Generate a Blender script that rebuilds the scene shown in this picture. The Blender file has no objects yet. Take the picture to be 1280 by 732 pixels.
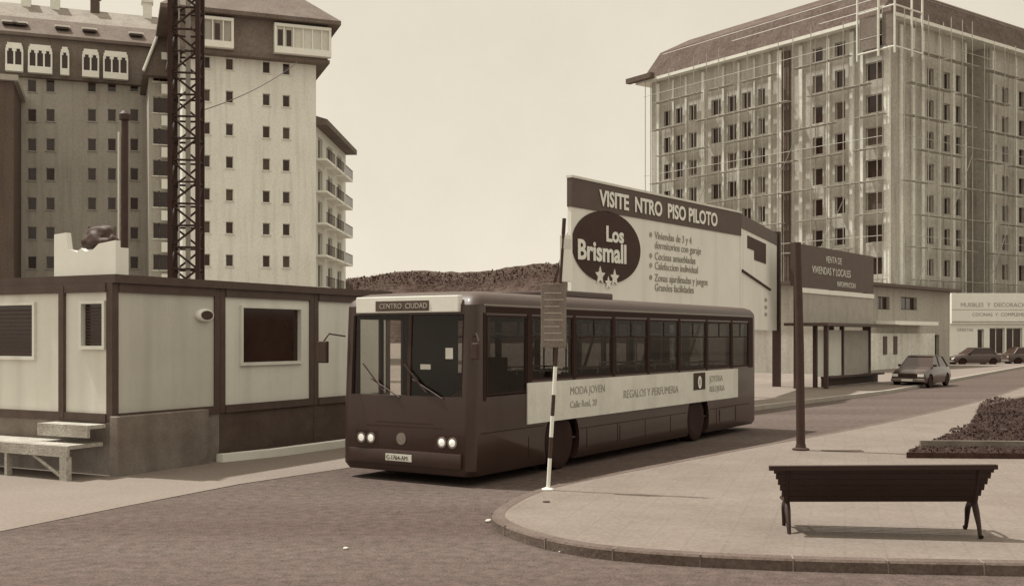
import bpy, bmesh, math, random
from mathutils import Vector, Matrix
random.seed(7)
PI = math.pi
F = 1345.0; H0 = 420.0; CAM = 2.3
C = bpy.context.scene.collection
scn = bpy.context.scene

# ---------------------------------------------------------------- helpers
def K(px): return (px - 640.0) / F
def G(px, py, h=0.0):
    Y = (CAM - h) * F / (py - H0)
    return (K(px) * Y, Y)
def along(P, u, px):
    k = K(px); return (k * P[1] - P[0]) / (u[0] - k * u[1])
def hgt(py, Y): return CAM + (H0 - py) * Y / F
def unit(x, y):
    l = math.hypot(x, y); return (x / l, y / l)

INK = (0.020, 0.0115, 0.0085); PAP = (0.80, 0.745, 0.665)
def _l2s(c): return 12.92*c if c < .0031308 else 1.055*c**(1/2.4)-.055
def _s2l(c): return c/12.92 if c < .04045 else ((c+.055)/1.055)**2.4
def S(k):      # warm brown ink to warm paper white, k = reflectance
    r = .018 + .80*max(0, min(1, k)); t = (_l2s(r) - .215)/(.91 - .215)
    g = _s2l(max(.02, .137 + (.878-.137)*t)) * 1.11; b_ = _s2l(max(.015, .110 + (.81-.110)*t)) * 1.20
    return (r, min(r, max(g, r*.35)), min(r, max(b_, r*.26)), 1.0)

MATS = {}
def mat(name, k, rough=0.8, var=0.18, scale=3.0, bump=0.15, spec=0.3, coat=0.0, metal=0.0,
        fine=60.0, stain=0.0, emit=0.0, bdist=0.02, wave=None):
    if name in MATS: return MATS[name]
    m = bpy.data.materials.new(name); m.use_nodes = True
    nt = m.node_tree; N = nt.nodes; L = nt.links
    b = N['Principled BSDF']
    b.inputs['Roughness'].default_value = rough
    b.inputs['Specular IOR Level'].default_value = spec
    b.inputs['Metallic'].default_value = metal
    b.inputs['Coat Weight'].default_value = coat
    b.inputs['Coat Roughness'].default_value = 0.08
    tc = N.new('ShaderNodeTexCoord')
    n1 = N.new('ShaderNodeTexNoise'); n1.inputs['Scale'].default_value = scale
    n1.inputs['Detail'].default_value = 6; n1.inputs['Roughness'].default_value = 0.65
    n2 = N.new('ShaderNodeTexNoise'); n2.inputs['Scale'].default_value = fine
    n2.inputs['Detail'].default_value = 3
    L.new(tc.outputs['Object'], n1.inputs['Vector']); L.new(tc.outputs['Object'], n2.inputs['Vector'])
    a = N.new('ShaderNodeMath'); a.operation = 'ADD'
    L.new(n1.outputs['Fac'], a.inputs[0]); L.new(n2.outputs['Fac'], a.inputs[1])
    mr = N.new('ShaderNodeMapRange'); mr.inputs['From Min'].default_value = 0.6; mr.inputs['From Max'].default_value = 1.4
    L.new(a.outputs[0], mr.inputs['Value'])
    mx = N.new('ShaderNodeMix'); mx.data_type = 'RGBA'
    mx.inputs['A'].default_value = S(max(0, k * (1 - var * 1.3))); mx.inputs['B'].default_value = S(min(1, k * (1 + var)))
    L.new(mr.outputs['Result'], mx.inputs['Factor'])
    col = mx.outputs['Result']
    if stain > 0:
        # vertical weather streaks / dirt
        mp = N.new('ShaderNodeMapping'); mp.inputs['Scale'].default_value = (1.3, 1.3, 0.09)
        L.new(tc.outputs['Object'], mp.inputs['Vector'])
        n3 = N.new('ShaderNodeTexNoise'); n3.inputs['Scale'].default_value = 1.6; n3.inputs['Detail'].default_value = 5
        L.new(mp.outputs['Vector'], n3.inputs['Vector'])
        r = N.new('ShaderNodeMapRange'); r.inputs['From Min'].default_value = 0.48; r.inputs['From Max'].default_value = 0.72
        r.inputs['To Max'].default_value = stain
        L.new(n3.outputs['Fac'], r.inputs['Value'])
        m2 = N.new('ShaderNodeMix'); m2.data_type = 'RGBA'; m2.inputs['B'].default_value = S(k * 0.45)
        L.new(r.outputs['Result'], m2.inputs['Factor']); L.new(col, m2.inputs['A']); col = m2.outputs['Result']
    L.new(col, b.inputs['Base Color'])
    if bump > 0:
        bp = N.new('ShaderNodeBump'); bp.inputs['Strength'].default_value = bump; bp.inputs['Distance'].default_value = bdist
        if wave:
            w = N.new('ShaderNodeTexWave'); w.bands_direction = wave[0]; w.inputs['Scale'].default_value = wave[1]
            w.inputs['Distortion'].default_value = 0.3
            L.new(tc.outputs['Object'], w.inputs['Vector']); L.new(w.outputs['Fac'], bp.inputs['Height'])
        else:
            L.new(a.outputs[0], bp.inputs['Height'])
        L.new(bp.outputs['Normal'], b.inputs['Normal'])
    if emit > 0:
        b.inputs['Emission Color'].default_value = (1, .95, .85, 1); b.inputs['Emission Strength'].default_value = emit
    MATS[name] = m; return m

def glass(name, tint, gloss=0.35):
    m = bpy.data.materials.new(name); m.use_nodes = True
    nt = m.node_tree; N = nt.nodes; L = nt.links
    N.remove(N['Principled BSDF']); out = N['Material Output']
    t = N.new('ShaderNodeBsdfTransparent'); t.inputs['Color'].default_value = (tint, tint * .992, tint * .98, 1)
    g = N.new('ShaderNodeBsdfGlossy'); g.inputs['Roughness'].default_value = 0.04; g.inputs['Color'].default_value = (gloss, gloss * .95, gloss * .9, 1)
    lw = N.new('ShaderNodeFresnel'); lw.inputs['IOR'].default_value = 1.45
    x = N.new('ShaderNodeMixShader')
    ge = N.new('ShaderNodeNewGeometry'); inv = N.new('ShaderNodeMath'); inv.operation = 'SUBTRACT'; inv.inputs[0].default_value = 1
    mu = N.new('ShaderNodeMath'); mu.operation = 'MULTIPLY'; L.new(ge.outputs['Backfacing'], inv.inputs[1]); L.new(inv.outputs[0], mu.inputs[0]); L.new(lw.outputs[0], mu.inputs[1])
    L.new(mu.outputs[0], x.inputs['Fac']); L.new(t.outputs[0], x.inputs[1]); L.new(g.outputs[0], x.inputs[2]); L.new(x.outputs[0], out.inputs['Surface'])
    return m

M = dict(
    asphalt=None,
    body=mat('bus_paint', .028, 0.35, 0.25, 1.2, 0.03, 0.5, coat=0.18, stain=0.6, fine=30),
    roofsheen=mat('bus_roof_sky_sheen', .05, 0.5, 0.2, 2.0, 0.04, 0.4, coat=0.1),  # lighter than the body: sky reflection put into the roof colour
    rubber=mat('black_rubber', 0.012, 0.75, 0.3, 6, 0.1, 0.2),
    trim=mat('black_trim', 0.03, 0.5, 0.3, 6, 0.05, 0.3),
    rim=mat('wheel_steel', 0.10, 0.5, 0.3, 6, 0.05, 0.4, metal=0.3),
    pale=mat('pale_paint', 0.85, 0.6, 0.12, 2, 0.05, 0.3, stain=0.15),
    white=mat('white_paint', 0.98, 0.55, 0.08, 2, 0.04, 0.3, stain=0.08),
    timber=mat('weathered_timber', 0.50, 0.85, 0.35, 4, 0.4, 0.2, stain=0.5, fine=30),
    galv=mat('galvanised_pole', 0.5, 0.6, 0.3, 1.5, 0.0, 0.3),
    plinthshade=mat('plinth_block_shaded', 0.11, 0.9, 0.35, 2.5, 0.5, 0.2, stain=0.4),  # darkened plinth copy: shade of the recess put into the colour
    cream=mat('cream_panel', 0.8, 0.6, 0.10, 1.5, 0.06, 0.25, stain=0.22),
    advert=mat('advert_panel', 0.8, 0.6, 0.14, 2.5, 0.05, 0.25, stain=0.25),
    lamp=mat('headlamp_glass', 0.95, 0.1, 0.05, 5, 0.0, 0.6, emit=0.35),
    seatm=mat('seat_cloth', 0.06, 0.85, 0.3, 8, 0.2),
    inner=mat('bus_lining', 0.12, 0.8, 0.2, 3, 0.1),
    metal=mat('grey_metal', 0.28, 0.45, 0.2, 6, 0.05, 0.4, metal=0.4),
    dark=mat('dark_metal', 0.05, 0.6, 0.3, 6, 0.1, 0.3),
    mast=mat('mast_steel', 0.02, 0.7, 0.35, 4, 0.1, 0.3),
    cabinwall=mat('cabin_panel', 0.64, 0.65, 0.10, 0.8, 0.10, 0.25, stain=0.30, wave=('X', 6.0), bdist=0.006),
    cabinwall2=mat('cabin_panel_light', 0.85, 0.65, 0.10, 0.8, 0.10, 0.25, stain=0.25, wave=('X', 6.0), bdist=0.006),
    cabinframe=mat('cabin_frame', 0.085, 0.6, 0.3, 3, 0.1, 0.3, stain=0.3),
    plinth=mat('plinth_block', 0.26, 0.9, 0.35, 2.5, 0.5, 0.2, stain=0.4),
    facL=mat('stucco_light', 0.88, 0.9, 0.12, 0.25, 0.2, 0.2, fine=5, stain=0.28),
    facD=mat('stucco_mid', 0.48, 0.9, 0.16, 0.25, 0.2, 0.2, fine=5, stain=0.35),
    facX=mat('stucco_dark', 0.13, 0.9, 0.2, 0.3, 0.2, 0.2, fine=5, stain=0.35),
    attic=mat('slate_cladding', 0.22, 0.8, 0.3, 0.6, 0.3, 0.25, fine=6, stain=0.2),
    rooft=mat('roof_tiles', 0.18, 0.85, 0.3, 0.5, 0.6, 0.2, fine=8, stain=0.2, bdist=0.08),
    roofl=mat('roof_tiles_pale', 0.34, 0.85, 0.3, 0.5, 0.6, 0.2, fine=8, stain=0.2, bdist=0.08),
    facR=mat('render_unfinished', 0.52, 0.9, 0.22, 0.22, 0.25, 0.2, fine=4, stain=0.45),
    facR2=mat('render_pilaster', 0.84, 0.9, 0.18, 0.3, 0.2, 0.2, fine=4, stain=0.3),
    roofR=mat('mansard_boarding', 0.12, 0.9, 0.4, 0.5, 0.3, 0.2, fine=4, stain=0.4),
    pane=mat('window_pane', 0.025, 0.12, 0.3, 0.7, 0.0, 0.5, fine=3),
    panem=mat('window_pane_dull', 0.04, 0.4, 0.5, 0.5, 0.0, 0.4, fine=3),
    bench=mat('bench_wood', 0.015, 0.6, 0.4, 5, 0.2, 0.35, coat=0.1),
    iron=mat('cast_iron', 0.012, 0.6, 0.3, 8, 0.2, 0.35),
    pave=mat('paving', 0.22, 0.9, 0.2, 0.6, 0.25, 0.2, fine=22),
    concr=mat('concrete_apron', 0.23, 0.9, 0.16, 0.4, 0.3, 0.2, fine=18),
    kerb=mat('kerb_stone', 0.42, 0.9, 0.2, 2, 0.3, 0.2, fine=25, stain=0.0),
    kerbd=mat('kerb_stone_worn', 0.14, 0.9, 0.35, 2, 0.4, 0.2, fine=25),
    earth=mat('pale_earth', 0.27, 0.95, 0.25, 0.12, 0.5, 0.1, fine=4),
    soil=mat('dark_soil', 0.05, 0.95, 0.4, 1.5, 0.6, 0.1, fine=12),
    leaf=mat('dark_foliage', 0.03, 0.7, 0.6, 3, 0.0, 0.2, fine=15),
    hill=mat('wooded_hill', 0.075, 0.95, 0.5, 0.05, 0.8, 0.1, fine=0.4, bdist=2.0),
    signd=mat('sign_board_dark', 0.1, 0.6, 0.2, 2, 0.05, 0.3),
    signm=mat('sign_board_grey', 0.45, 0.6, 0.2, 2, 0.05, 0.3, stain=0.2),
    bill=mat('billboard_face', 0.95, 0.7, 0.08, 0.8, 0.06, 0.25, stain=0.18),
    inkm=mat('printed_ink', 0.05, 0.7, 0.3, 2, 0.0, 0.2),
    inkl=mat('printed_ink_faded', 0.42, 0.7, 0.3, 2, 0.0, 0.2),
    skin=mat('skin', 0.42, 0.6, 0.08, 5, 0.0), hair=mat('hair', 0.02, 0.7), shirt=mat('shirt', 0.7, 0.8, 0.1, 6, 0.1), trous=mat('trousers', 0.05, 0.9),
    stone=mat('pale_stone', 0.6, 0.9, 0.2, 10, 0.3),
    carp=mat('car_paint_dark', 0.045, 0.3, 0.2, 2, 0.0, 0.5, coat=0.4),
    carl=mat('car_paint_pale', 0.45, 0.4, 0.1, 2, 0.0, 0.4, coat=0.3),
)
GL = glass('bus_glass', 0.90, 0.7)
GLS = glass('bus_side_glass', 0.55, 0.45)

def asphalt():
    m = bpy.data.materials.new('asphalt'); m.use_nodes = True
    nt = m.node_tree; N = nt.nodes; L = nt.links; b = N['Principled BSDF']
    b.inputs['Roughness'].default_value = 0.9; b.inputs['Specular IOR Level'].default_value = 0.2
    tc = N.new('ShaderNodeTexCoord')
    def noise(s, d, mp=None):
        n = N.new('ShaderNodeTexNoise'); n.inputs['Scale'].default_value = s; n.inputs['Detail'].default_value = d
        L.new(mp.outputs['Vector'] if mp else tc.outputs['Object'], n.inputs['Vector']); return n
    mp = N.new('ShaderNodeMapping'); mp.inputs['Rotation'].default_value = (0, 0, math.radians(-57)); mp.inputs['Scale'].default_value = (0.12, 1.0, 1)
    L.new(tc.outputs['Object'], mp.inputs['Vector'])
    big = noise(0.35, 4, mp); mid = noise(7, 6); fine = noise(45, 3)
    r1 = N.new('ShaderNodeMapRange'); r1.inputs['From Min'].default_value = .35; r1.inputs['From Max'].default_value = .68
    L.new(big.outputs['Fac'], r1.inputs['Value'])
    x1 = N.new('ShaderNodeMix'); x1.data_type = 'RGBA'; x1.inputs['A'].default_value = tuple(c*f for c, f in zip(S(.078), (1,1.06,1.12,1))); x1.inputs['B'].default_value = tuple(c*f for c, f in zip(S(.118), (1,1.06,1.12,1)))
    L.new(r1.outputs['Result'], x1.inputs['Factor'])
    gr = noise(38, 6); g2 = N.new('ShaderNodeMapRange'); g2.inputs['From Min'].default_value = .3; g2.inputs['From Max'].default_value = .7; g2.inputs['To Min'].default_value = .2; g2.inputs['To Max'].default_value = .8
    L.new(gr.outputs['Fac'], g2.inputs['Value'])
    ad = N.new('ShaderNodeMath'); ad.operation = 'ADD'; L.new(mid.outputs['Fac'], ad.inputs[0]); L.new(g2.outputs['Result'], ad.inputs[1])
    r2 = N.new('ShaderNodeMapRange'); r2.inputs['From Min'].default_value = .6; r2.inputs['From Max'].default_value = 1.4
    r2.inputs['To Min'].default_value = .5; r2.inputs['To Max'].default_value = 1.5
    L.new(ad.outputs[0], r2.inputs['Value'])
    x2 = N.new('ShaderNodeMix'); x2.data_type = 'RGBA'; x2.blend_type = 'MULTIPLY'; x2.inputs['Factor'].default_value = 1
    L.new(x1.outputs['Result'], x2.inputs['A']); L.new(r2.outputs['Result'], x2.inputs['B'])
    # cracks
    v = N.new('ShaderNodeTexVoronoi'); v.feature = 'DISTANCE_TO_EDGE'; v.inputs['Scale'].default_value = 0.28
    dn = N.new('ShaderNodeVectorMath'); dn.operation = 'ADD'
    n5 = noise(1.2, 5); L.new(tc.outputs['Object'], dn.inputs[0]); L.new(n5.outputs['Color'], dn.inputs[1]); L.new(dn.outputs[0], v.inputs['Vector'])
    cr = N.new('ShaderNodeMapRange'); cr.inputs['From Min'].default_value = 0.0; cr.inputs['From Max'].default_value = .006
    cr.inputs['To Min'].default_value = .8; L.new(v.outputs['Distance'], cr.inputs['Value'])
    x3 = N.new('ShaderNodeMix'); x3.data_type = 'RGBA'; x3.blend_type = 'MULTIPLY'; x3.inputs['Factor'].default_value = 1
    L.new(x2.outputs['Result'], x3.inputs['A']); L.new(cr.outputs['Result'], x3.inputs['B'])
    L.new(x3.outputs['Result'], b.inputs['Base Color'])
    bp = N.new('ShaderNodeBump'); bp.inputs['Strength'].default_value = .35; bp.inputs['Distance'].default_value = .01
    L.new(ad.outputs[0], bp.inputs['Height']); L.new(bp.outputs['Normal'], b.inputs['Normal'])
    return m
M['asphalt'] = asphalt()

def paving():
    m = M['pave']; nt = m.node_tree; N = nt.nodes; L = nt.links; b = N['Principled BSDF']
    src = b.inputs['Base Color'].links[0].from_socket
    tc = N.new('ShaderNodeTexCoord'); mp = N.new('ShaderNodeMapping'); mp.inputs['Rotation'].default_value = (0, 0, .3)
    L.new(tc.outputs['Object'], mp.inputs['Vector'])
    br = N.new('ShaderNodeTexBrick'); br.offset = 0; br.inputs['Scale'].default_value = 1.0
    br.inputs['Brick Width'].default_value = .4; br.inputs['Row Height'].default_value = .4; br.inputs['Mortar Size'].default_value = .012
    br.inputs['Color1'].default_value = (1, 1, 1, 1); br.inputs['Color2'].default_value = (.95, .95, .95, 1); br.inputs['Mortar'].default_value = (.90, .90, .90, 1)
    L.new(mp.outputs['Vector'], br.inputs['Vector'])
    x = N.new('ShaderNodeMix'); x.data_type = 'RGBA'; x.blend_type = 'MULTIPLY'; x.inputs['Factor'].default_value = 1
    L.new(src, x.inputs['A']); L.new(br.outputs['Color'], x.inputs['B']); L.new(x.outputs['Result'], b.inputs['Base Color'])
paving()

class MB:
    def __init__(s): s.b = bmesh.new()
    def face(s, pts):
        vs = [s.b.verts.new(p) for p in pts]
        try: return s.b.faces.new(vs)
        except ValueError: return None
    def box(s, x0, x1, y0, y1, z0, z1):
        v = [s.b.verts.new((x, y, z)) for x in (x0, x1) for y in (y0, y1) for z in (z0, z1)]
        for f in ((0,1,3,2),(4,6,7,5),(0,4,5,1),(2,3,7,6),(0,2,6,4),(1,5,7,3)): s.b.faces.new([v[i] for i in f])
        return v
    def obox(s, c, u, l, w, z0, z1):      # oriented box centred at c, length l along u, width w
        n = (-u[1], u[0]); P = []
        for a, b_ in ((-1,-1),(1,-1),(1,1),(-1,1)):
            P.append((c[0]+u[0]*l/2*a+n[0]*w/2*b_, c[1]+u[1]*l/2*a+n[1]*w/2*b_))
        s.prism(P, z0, z1)
    def prism(s, P, z0, z1):
        lo = [s.b.verts.new((p[0], p[1], z0)) for p in P]; hi = [s.b.verts.new((p[0], p[1], z1)) for p in P]
        n = len(P)
        for i in range(n): s.b.faces.new((lo[i], lo[(i+1)%n], hi[(i+1)%n], hi[i]))
        s.b.faces.new(hi); s.b.faces.new(lo[::-1])
    def loft(s, rings, cap=True):
        R = [[s.b.verts.new(p) for p in r] for r in rings]
        n = len(R[0])
        for a, b_ in zip(R, R[1:]):
            for i in range(n): s.b.faces.new((a[i], a[(i+1)%n], b_[(i+1)%n], b_[i]))
        if cap: s.b.faces.new(R[0][::-1]); s.b.faces.new(R[-1])
    def tube(s, p0, p1, r0, r1=None, n=8):
        r1 = r0 if r1 is None else r1
        p0 = Vector(p0); p1 = Vector(p1); d = (p1-p0).normalized()
        a = d.orthogonal().normalized(); b_ = d.cross(a)
        s.loft([[p + (a*math.cos(2*PI*i/n) + b_*math.sin(2*PI*i/n))*r for i in range(n)] for p, r in ((p0, r0), (p1, r1))])
    def path(s, pts, rs, n=8):
        pts = [Vector(p) for p in pts]
        if not isinstance(rs, (list, tuple)): rs = [rs]*len(pts)
        rings = []; a = None
        for i, p in enumerate(pts):
            d = (pts[min(i+1, len(pts)-1)] - pts[max(i-1, 0)]).normalized()
            a = d.orthogonal().normalized() if a is None else (a - d*a.dot(d)).normalized()
            b_ = d.cross(a)
            rings.append([p + (a*math.cos(2*PI*j/n) + b_*math.sin(2*PI*j/n))*rs[i] for j in range(n)])
        s.loft(rings)
    def lathe(s, prof, axis='Y', c=(0,0,0), n=28):   # prof: (r, h)
        rings = []
        for r, h in prof:
            ring = []
            for i in range(n):
                a = 2*PI*i/n; x, y = r*math.cos(a), r*math.sin(a)
                p = (x, h, y) if axis == 'Y' else ((h, x, y) if axis == 'X' else (x, y, h))
                ring.append((p[0]+c[0], p[1]+c[1], p[2]+c[2]))
            rings.append(ring)
        s.loft(rings)
    def bevel(s, w, seg=2):
        bmesh.ops.bevel(s.b, geom=list(s.b.edges), offset=w, segments=seg, profile=.6, affect='EDGES', clamp_overlap=True)
        return s
    def build(s, name, m, parent=None, smooth=False, loc=(0,0,0), rz=0):
        bmesh.ops.recalc_face_normals(s.b, faces=s.b.faces)
        me = bpy.data.meshes.new(name); s.b.to_mesh(me); s.b.free()
        me.materials.append(m)
        if smooth:
            for p in me.polygons: p.use_smooth = True
            try: me.set_sharp_from_angle(angle=math.radians(35))
            except Exception: pass
        o = bpy.data.objects.new(name, me); C.objects.link(o)
        o.location = loc; o.rotation_euler = (0, 0, rz)
        if parent: o.parent = parent
        return o
def tag(o, label=None, cat=None, group=None, kind=None):
    if label: o['label'] = label
    if cat: o['category'] = cat
    if group: o['group'] = group
    if kind: o['kind'] = kind
    return o
def empty(name, loc, rz=0, label=None, cat=None, group=None):
    o = bpy.data.objects.new(name, None); C.objects.link(o); o.location = loc; o.rotation_euler = (0,0,rz)
    o.empty_display_size = .2
    return tag(o, label, cat, group)
def copy_tree(o, parent=None):
    c = o.copy(); C.objects.link(c)
    if parent: c.parent = parent
    for ch in list(o.children): copy_tree(ch, c)
    return c
def inst(src, parent, loc, rz=0, name=None):     # copy of an object (and its sub-parts) sharing mesh
    c = copy_tree(src, parent); c.location = loc; c.rotation_euler = (0,0,rz)
    return c
def ang(u): return math.atan2(u[1], u[0])

def facade(mb, p0, u, L, z0, z1, rects, depth=.25):
    n = (-u[1], u[0])
    def P(t, z, d=0): return (p0[0]+u[0]*t+n[0]*d, p0[1]+u[1]*t+n[1]*d, z)
    xs = sorted(set([0, L] + [a for r in rects for a in r[:2]])); zs = sorted(set([z0, z1] + [a for r in rects for a in r[2:]]))
    xs = [x for x in xs if -1e-6 <= x <= L+1e-6]
    for i in range(len(xs)-1):
        for j in range(len(zs)-1):
            cx = (xs[i]+xs[i+1])/2; cz = (zs[j]+zs[j+1])/2
            if any(r[0] < cx < r[1] and r[2] < cz < r[3] for r in rects): continue
            mb.face([P(xs[i], zs[j]), P(xs[i+1], zs[j]), P(xs[i+1], zs[j+1]), P(xs[i], zs[j+1])])
    for a, b_, c, d in rects:
        for (t0, q0), (t1, q1) in (((a,c),(b_,c)),((b_,c),(b_,d)),((b_,d),(a,d)),((a,d),(a,c))):
            mb.face([P(t0,q0), P(t1,q1), P(t1,q1,depth), P(t0,q0,depth)])

WIN = {}
def window_proto(w, h, fm, pm, depth=.2, sill=True, mull=1, trim=.06):
    key = (round(w,2), round(h,2), fm.name, pm.name, mull, sill)
    if key in WIN: return WIN[key], False
    b = MB(); f = trim
    b.box(0, f, depth-.05, depth, 0, h); b.box(w-f, w, depth-.05, depth, 0, h)
    b.box(f, w-f, depth-.05, depth, 0, f); b.box(f, w-f, depth-.05, depth, h-f, h)
    for k in range(mull):
        x = w*(k+1)/(mull+1); b.box(x-f/2, x+f/2, depth-.045, depth-.005, f, h-f)
    if sill: b.box(-.1, w+.1, -.1, depth-.052, -.1, -.005)
    o = b.build('window', fm)
    p = MB(); p.box(f*.5, w-f*.5, depth-.02, depth+.03, f*.5, h-f*.5); p.build('pane', pm, o)
    WIN[key] = o
    return o, True
def add_window(parent, p0, u, t, z, w, h, fm, pm, **kw):
    o, new = window_proto(w, h, fm, pm, **kw)
    n = (-u[1], u[0]); loc = (p0[0]+u[0]*t, p0[1]+u[1]*t, z)
    if new: o.parent = parent; o.location = loc; o.rotation_euler = (0,0,ang(u)); return o
    return inst(o, parent, loc, ang(u))

def text(s, size, m, parent, loc, u, name='lettering', ext=.006, offset=0.0, sx=1.0, align='LEFT', up=(0,0,1)):
    cu = bpy.data.curves.new('t', 'FONT'); cu.body = s; cu.size = size; cu.extrude = ext; cu.offset = offset
    cu.align_x = align; cu.resolution_u = 3
    t = bpy.data.objects.new('t', cu); C.objects.link(t)
    bpy.context.view_layer.update()
    me = bpy.data.meshes.new_from_object(t.evaluated_get(bpy.context.evaluated_depsgraph_get()))
    bpy.data.objects.remove(t); 
    me.transform(Matrix.Scale(sx, 4, (1,0,0)))
    U = Vector((u[0], u[1], 0)); Z = Vector((0,0,1)); W = U.cross(Z)
    R = Matrix((U, Z, W)).transposed().to_4x4()
    me.transform(R); me.materials.clear(); me.materials.append(m); me.name = name
    o = bpy.data.objects.new(name, me); C.objects.link(o); o.location = loc; o.parent = parent
    return o
def glyphs(mb, p0, u, x0, x1, z, h, out=.012, dens=1.0):   # illegible small print: letter-sized strokes
    n = (-u[1], u[0]); x = x0
    def bx(a, b_, c, d):
        P = [(p0[0]+u[0]*t-n[0]*o, p0[1]+u[1]*t-n[1]*o) for t, o in ((a,out),(b_,out),(b_,out-.006),(a,out-.006))]
        mb.prism(P, c, d)
    while x < x1:
        wl = random.randint(3, 8)
        for _ in range(wl):
            w = h*random.uniform(.5, .7)
            if x+w > x1: return
            s_ = h*.17; k = random.randint(0, 4)
            bx(x, x+s_, z, z+h)
            if k in (0, 1, 3): bx(x+s_, x+w, z+h-s_, z+h)
            if k in (1, 2, 4): bx(x+s_, x+w, z, z+s_)
            if k in (0, 2, 3): bx(x+s_, x+w, z+h*.42, z+h*.42+s_)
            if k in (3, 4): bx(x+w-s_, x+w, z+s_*1.02, z+h*.9)
            x += w + h*.22
        x += h*.55

def evalmesh(o):
    bpy.context.view_layer.update()
    dg = bpy.context.evaluated_depsgraph_get()
    return bpy.data.meshes.new_from_object(o.evaluated_get(dg))
def cut(o, cutters):
    tmp = []
    for c in cutters:
        b = bmesh.new(); b.from_mesh(c); bpy.data.meshes.remove(c)
        me = bpy.data.meshes.new('c'); b.to_mesh(me); b.free()
        k = bpy.data.objects.new('c', me); C.objects.link(k); tmp.append(k)
        md = o.modifiers.new('b', 'BOOLEAN'); md.operation = 'DIFFERENCE'; md.object = k; md.solver = 'EXACT'
    me = evalmesh(o); o.modifiers.clear(); old = o.data; nm = old.name; o.data = me; bpy.data.meshes.remove(old); me.name = nm
    for k in tmp: bpy.data.objects.remove(k)
def cbox(*a):
    m = MB(); m.box(*a); bmesh.ops.recalc_face_normals(m.b, faces=m.b.faces)
    me = bpy.data.meshes.new('c'); m.b.to_mesh(me); m.b.free(); return me
def ccyl(c, r, y0, y1, n=28):
    m = MB(); m.lathe([(r, y0), (r, y1)], 'Y', c, n); bmesh.ops.recalc_face_normals(m.b, faces=m.b.faces)
    me = bpy.data.meshes.new('c'); m.b.to_mesh(me); m.b.free(); return me

# ---------------------------------------------------------------- ground
b = MB(); b.face([(-900,-300,-.03),(900,-300,-.03),(900,1500,-.03),(-900,1500,-.03)])
tag(b.build('ground', M['earth']), kind='structure')

leftline = [(-900, 760), (-300, 720), (0, 664), (150, 634), (300, 605), (425, 586), (560, 566), (760, 540), (950, 511), (1110, 491), (1200, 474), (1280, 459), (1450, 447)]
LP = [G(*p) for p in leftline]
b = MB()
poly = [(-14, -14)] + LP + [(80, 118), (110, 110), (110, -14)]
b.face([(p[0], p[1], 0.0) for p in poly]); bmesh.ops.triangulate(b.b, faces=b.b.faces[:])
tag(b.build('road', M['asphalt']), kind='structure')

# pale apron in front of the cabins
ap = [(-14, -14)] + [G(*p) for p in leftline[:7]]
apron = [(-40, -14)] + ap + [(ap[-1][0]+6, ap[-1][1]+6), (ap[-1][0]-10, ap[-1][1]+14), (-40, 50)]
b = MB(); b.face([(p[0]+random.uniform(-.02,.02), p[1], .006) for p in apron]); bmesh.ops.triangulate(b.b, faces=b.b.faces[:])
tag(b.build('forecourt', M['concr']), kind='structure')

def smooth_poly(P, it=2, closed=True):
    for _ in range(it):
        Q = []
        n = len(P)
        for i in range(n):
            a, c = P[i], P[(i+1) % n]
            Q += [(a[0]*.75+c[0]*.25, a[1]*.75+c[1]*.25), (a[0]*.25+c[0]*.75, a[1]*.25+c[1]*.75)]
        P = Q
    return P
up = [(618, 634), (660, 613), (720, 599), (820, 580), (940, 557), (1060, 536), (1150, 517), (1230, 499), (1290, 478), (1380, 462), (1500, 450)]
lo = [(1900, 712), (1500, 707), (1280, 704), (1050, 700), (900, 695), (760, 686), (690, 675), (640, 661), (612, 647)]
PU = [G(*p, .12) for p in up]; PL = [G(*p, .12) for p in lo]
pen = PU + [(95, 95), (95, 9)] + [(p[0], p[1]) for p in PL]
pen = smooth_poly(pen, 2)
cx = sum(p[0] for p in pen)/len(pen); cy = sum(p[1] for p in pen)/len(pen)
def offset_poly(P, d):
    n = len(P); R = []
    A = sum(P[i][0]*P[(i+1)%n][1]-P[(i+1)%n][0]*P[i][1] for i in range(n))
    sg = 1 if A > 0 else -1
    for i in range(n):
        a, c = P[i-1], P[(i+1) % n]; t = unit(c[0]-a[0], c[1]-a[1])
        R.append((P[i][0]-t[1]*d*sg, P[i][1]+t[0]*d*sg))
    return R
inner = offset_poly(pen, .16)
b = MB(); b.prism(inner, -.02, .118)
for f in list(b.b.faces):
    if len(f.verts) > 4: bmesh.ops.triangulate(b.b, faces=[f])
tag(b.build('pavement', M['pave']), kind='structure')
b = MB(); n = len(pen)
for i in range(n):
    j = (i+1) % n
    b.face([(*pen[i], -.02), (*pen[j], -.02), (*pen[j], .10), (*pen[i], .10)])
    ci = offset_poly(pen, .02)
    b.face([(*pen[i], .10), (*pen[j], .10), (*ci[j], .122), (*ci[i], .122)])
    b.face([(*ci[i], .122), (*ci[j], .122), (*inner[j], .122), (*inner[i], .122)])
    b.face([(*inner[i], .122), (*inner[j], .122), (*inner[j], .05), (*inner[i], .05)])
tag(b.build('kerb', M['kerbd']), kind='structure')

per = 0.0; b = MB()
for i in range(n):
    a, c = pen[i], pen[(i+1) % n]; l = math.hypot(c[0]-a[0], c[1]-a[1])
    if l < 1e-4: continue
    u = unit(c[0]-a[0], c[1]-a[1]); t = (-per) % .9
    while t < l and l < 20:
        p = (a[0]+u[0]*t, a[1]+u[1]*t); ci_ = 1 if sum(pen[k][0]*pen[(k+1)%n][1]-pen[(k+1)%n][0]*pen[k][1] for k in range(n)) > 0 else -1
        q = (p[0]-u[1]*.075*ci_, p[1]+u[0]*.075*ci_)
        b.obox(q, u, .014, .165, 0, .1245); t += .9
    per += l
tag(b.build('kerb_joints', M['plinth']), kind='structure')
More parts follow.
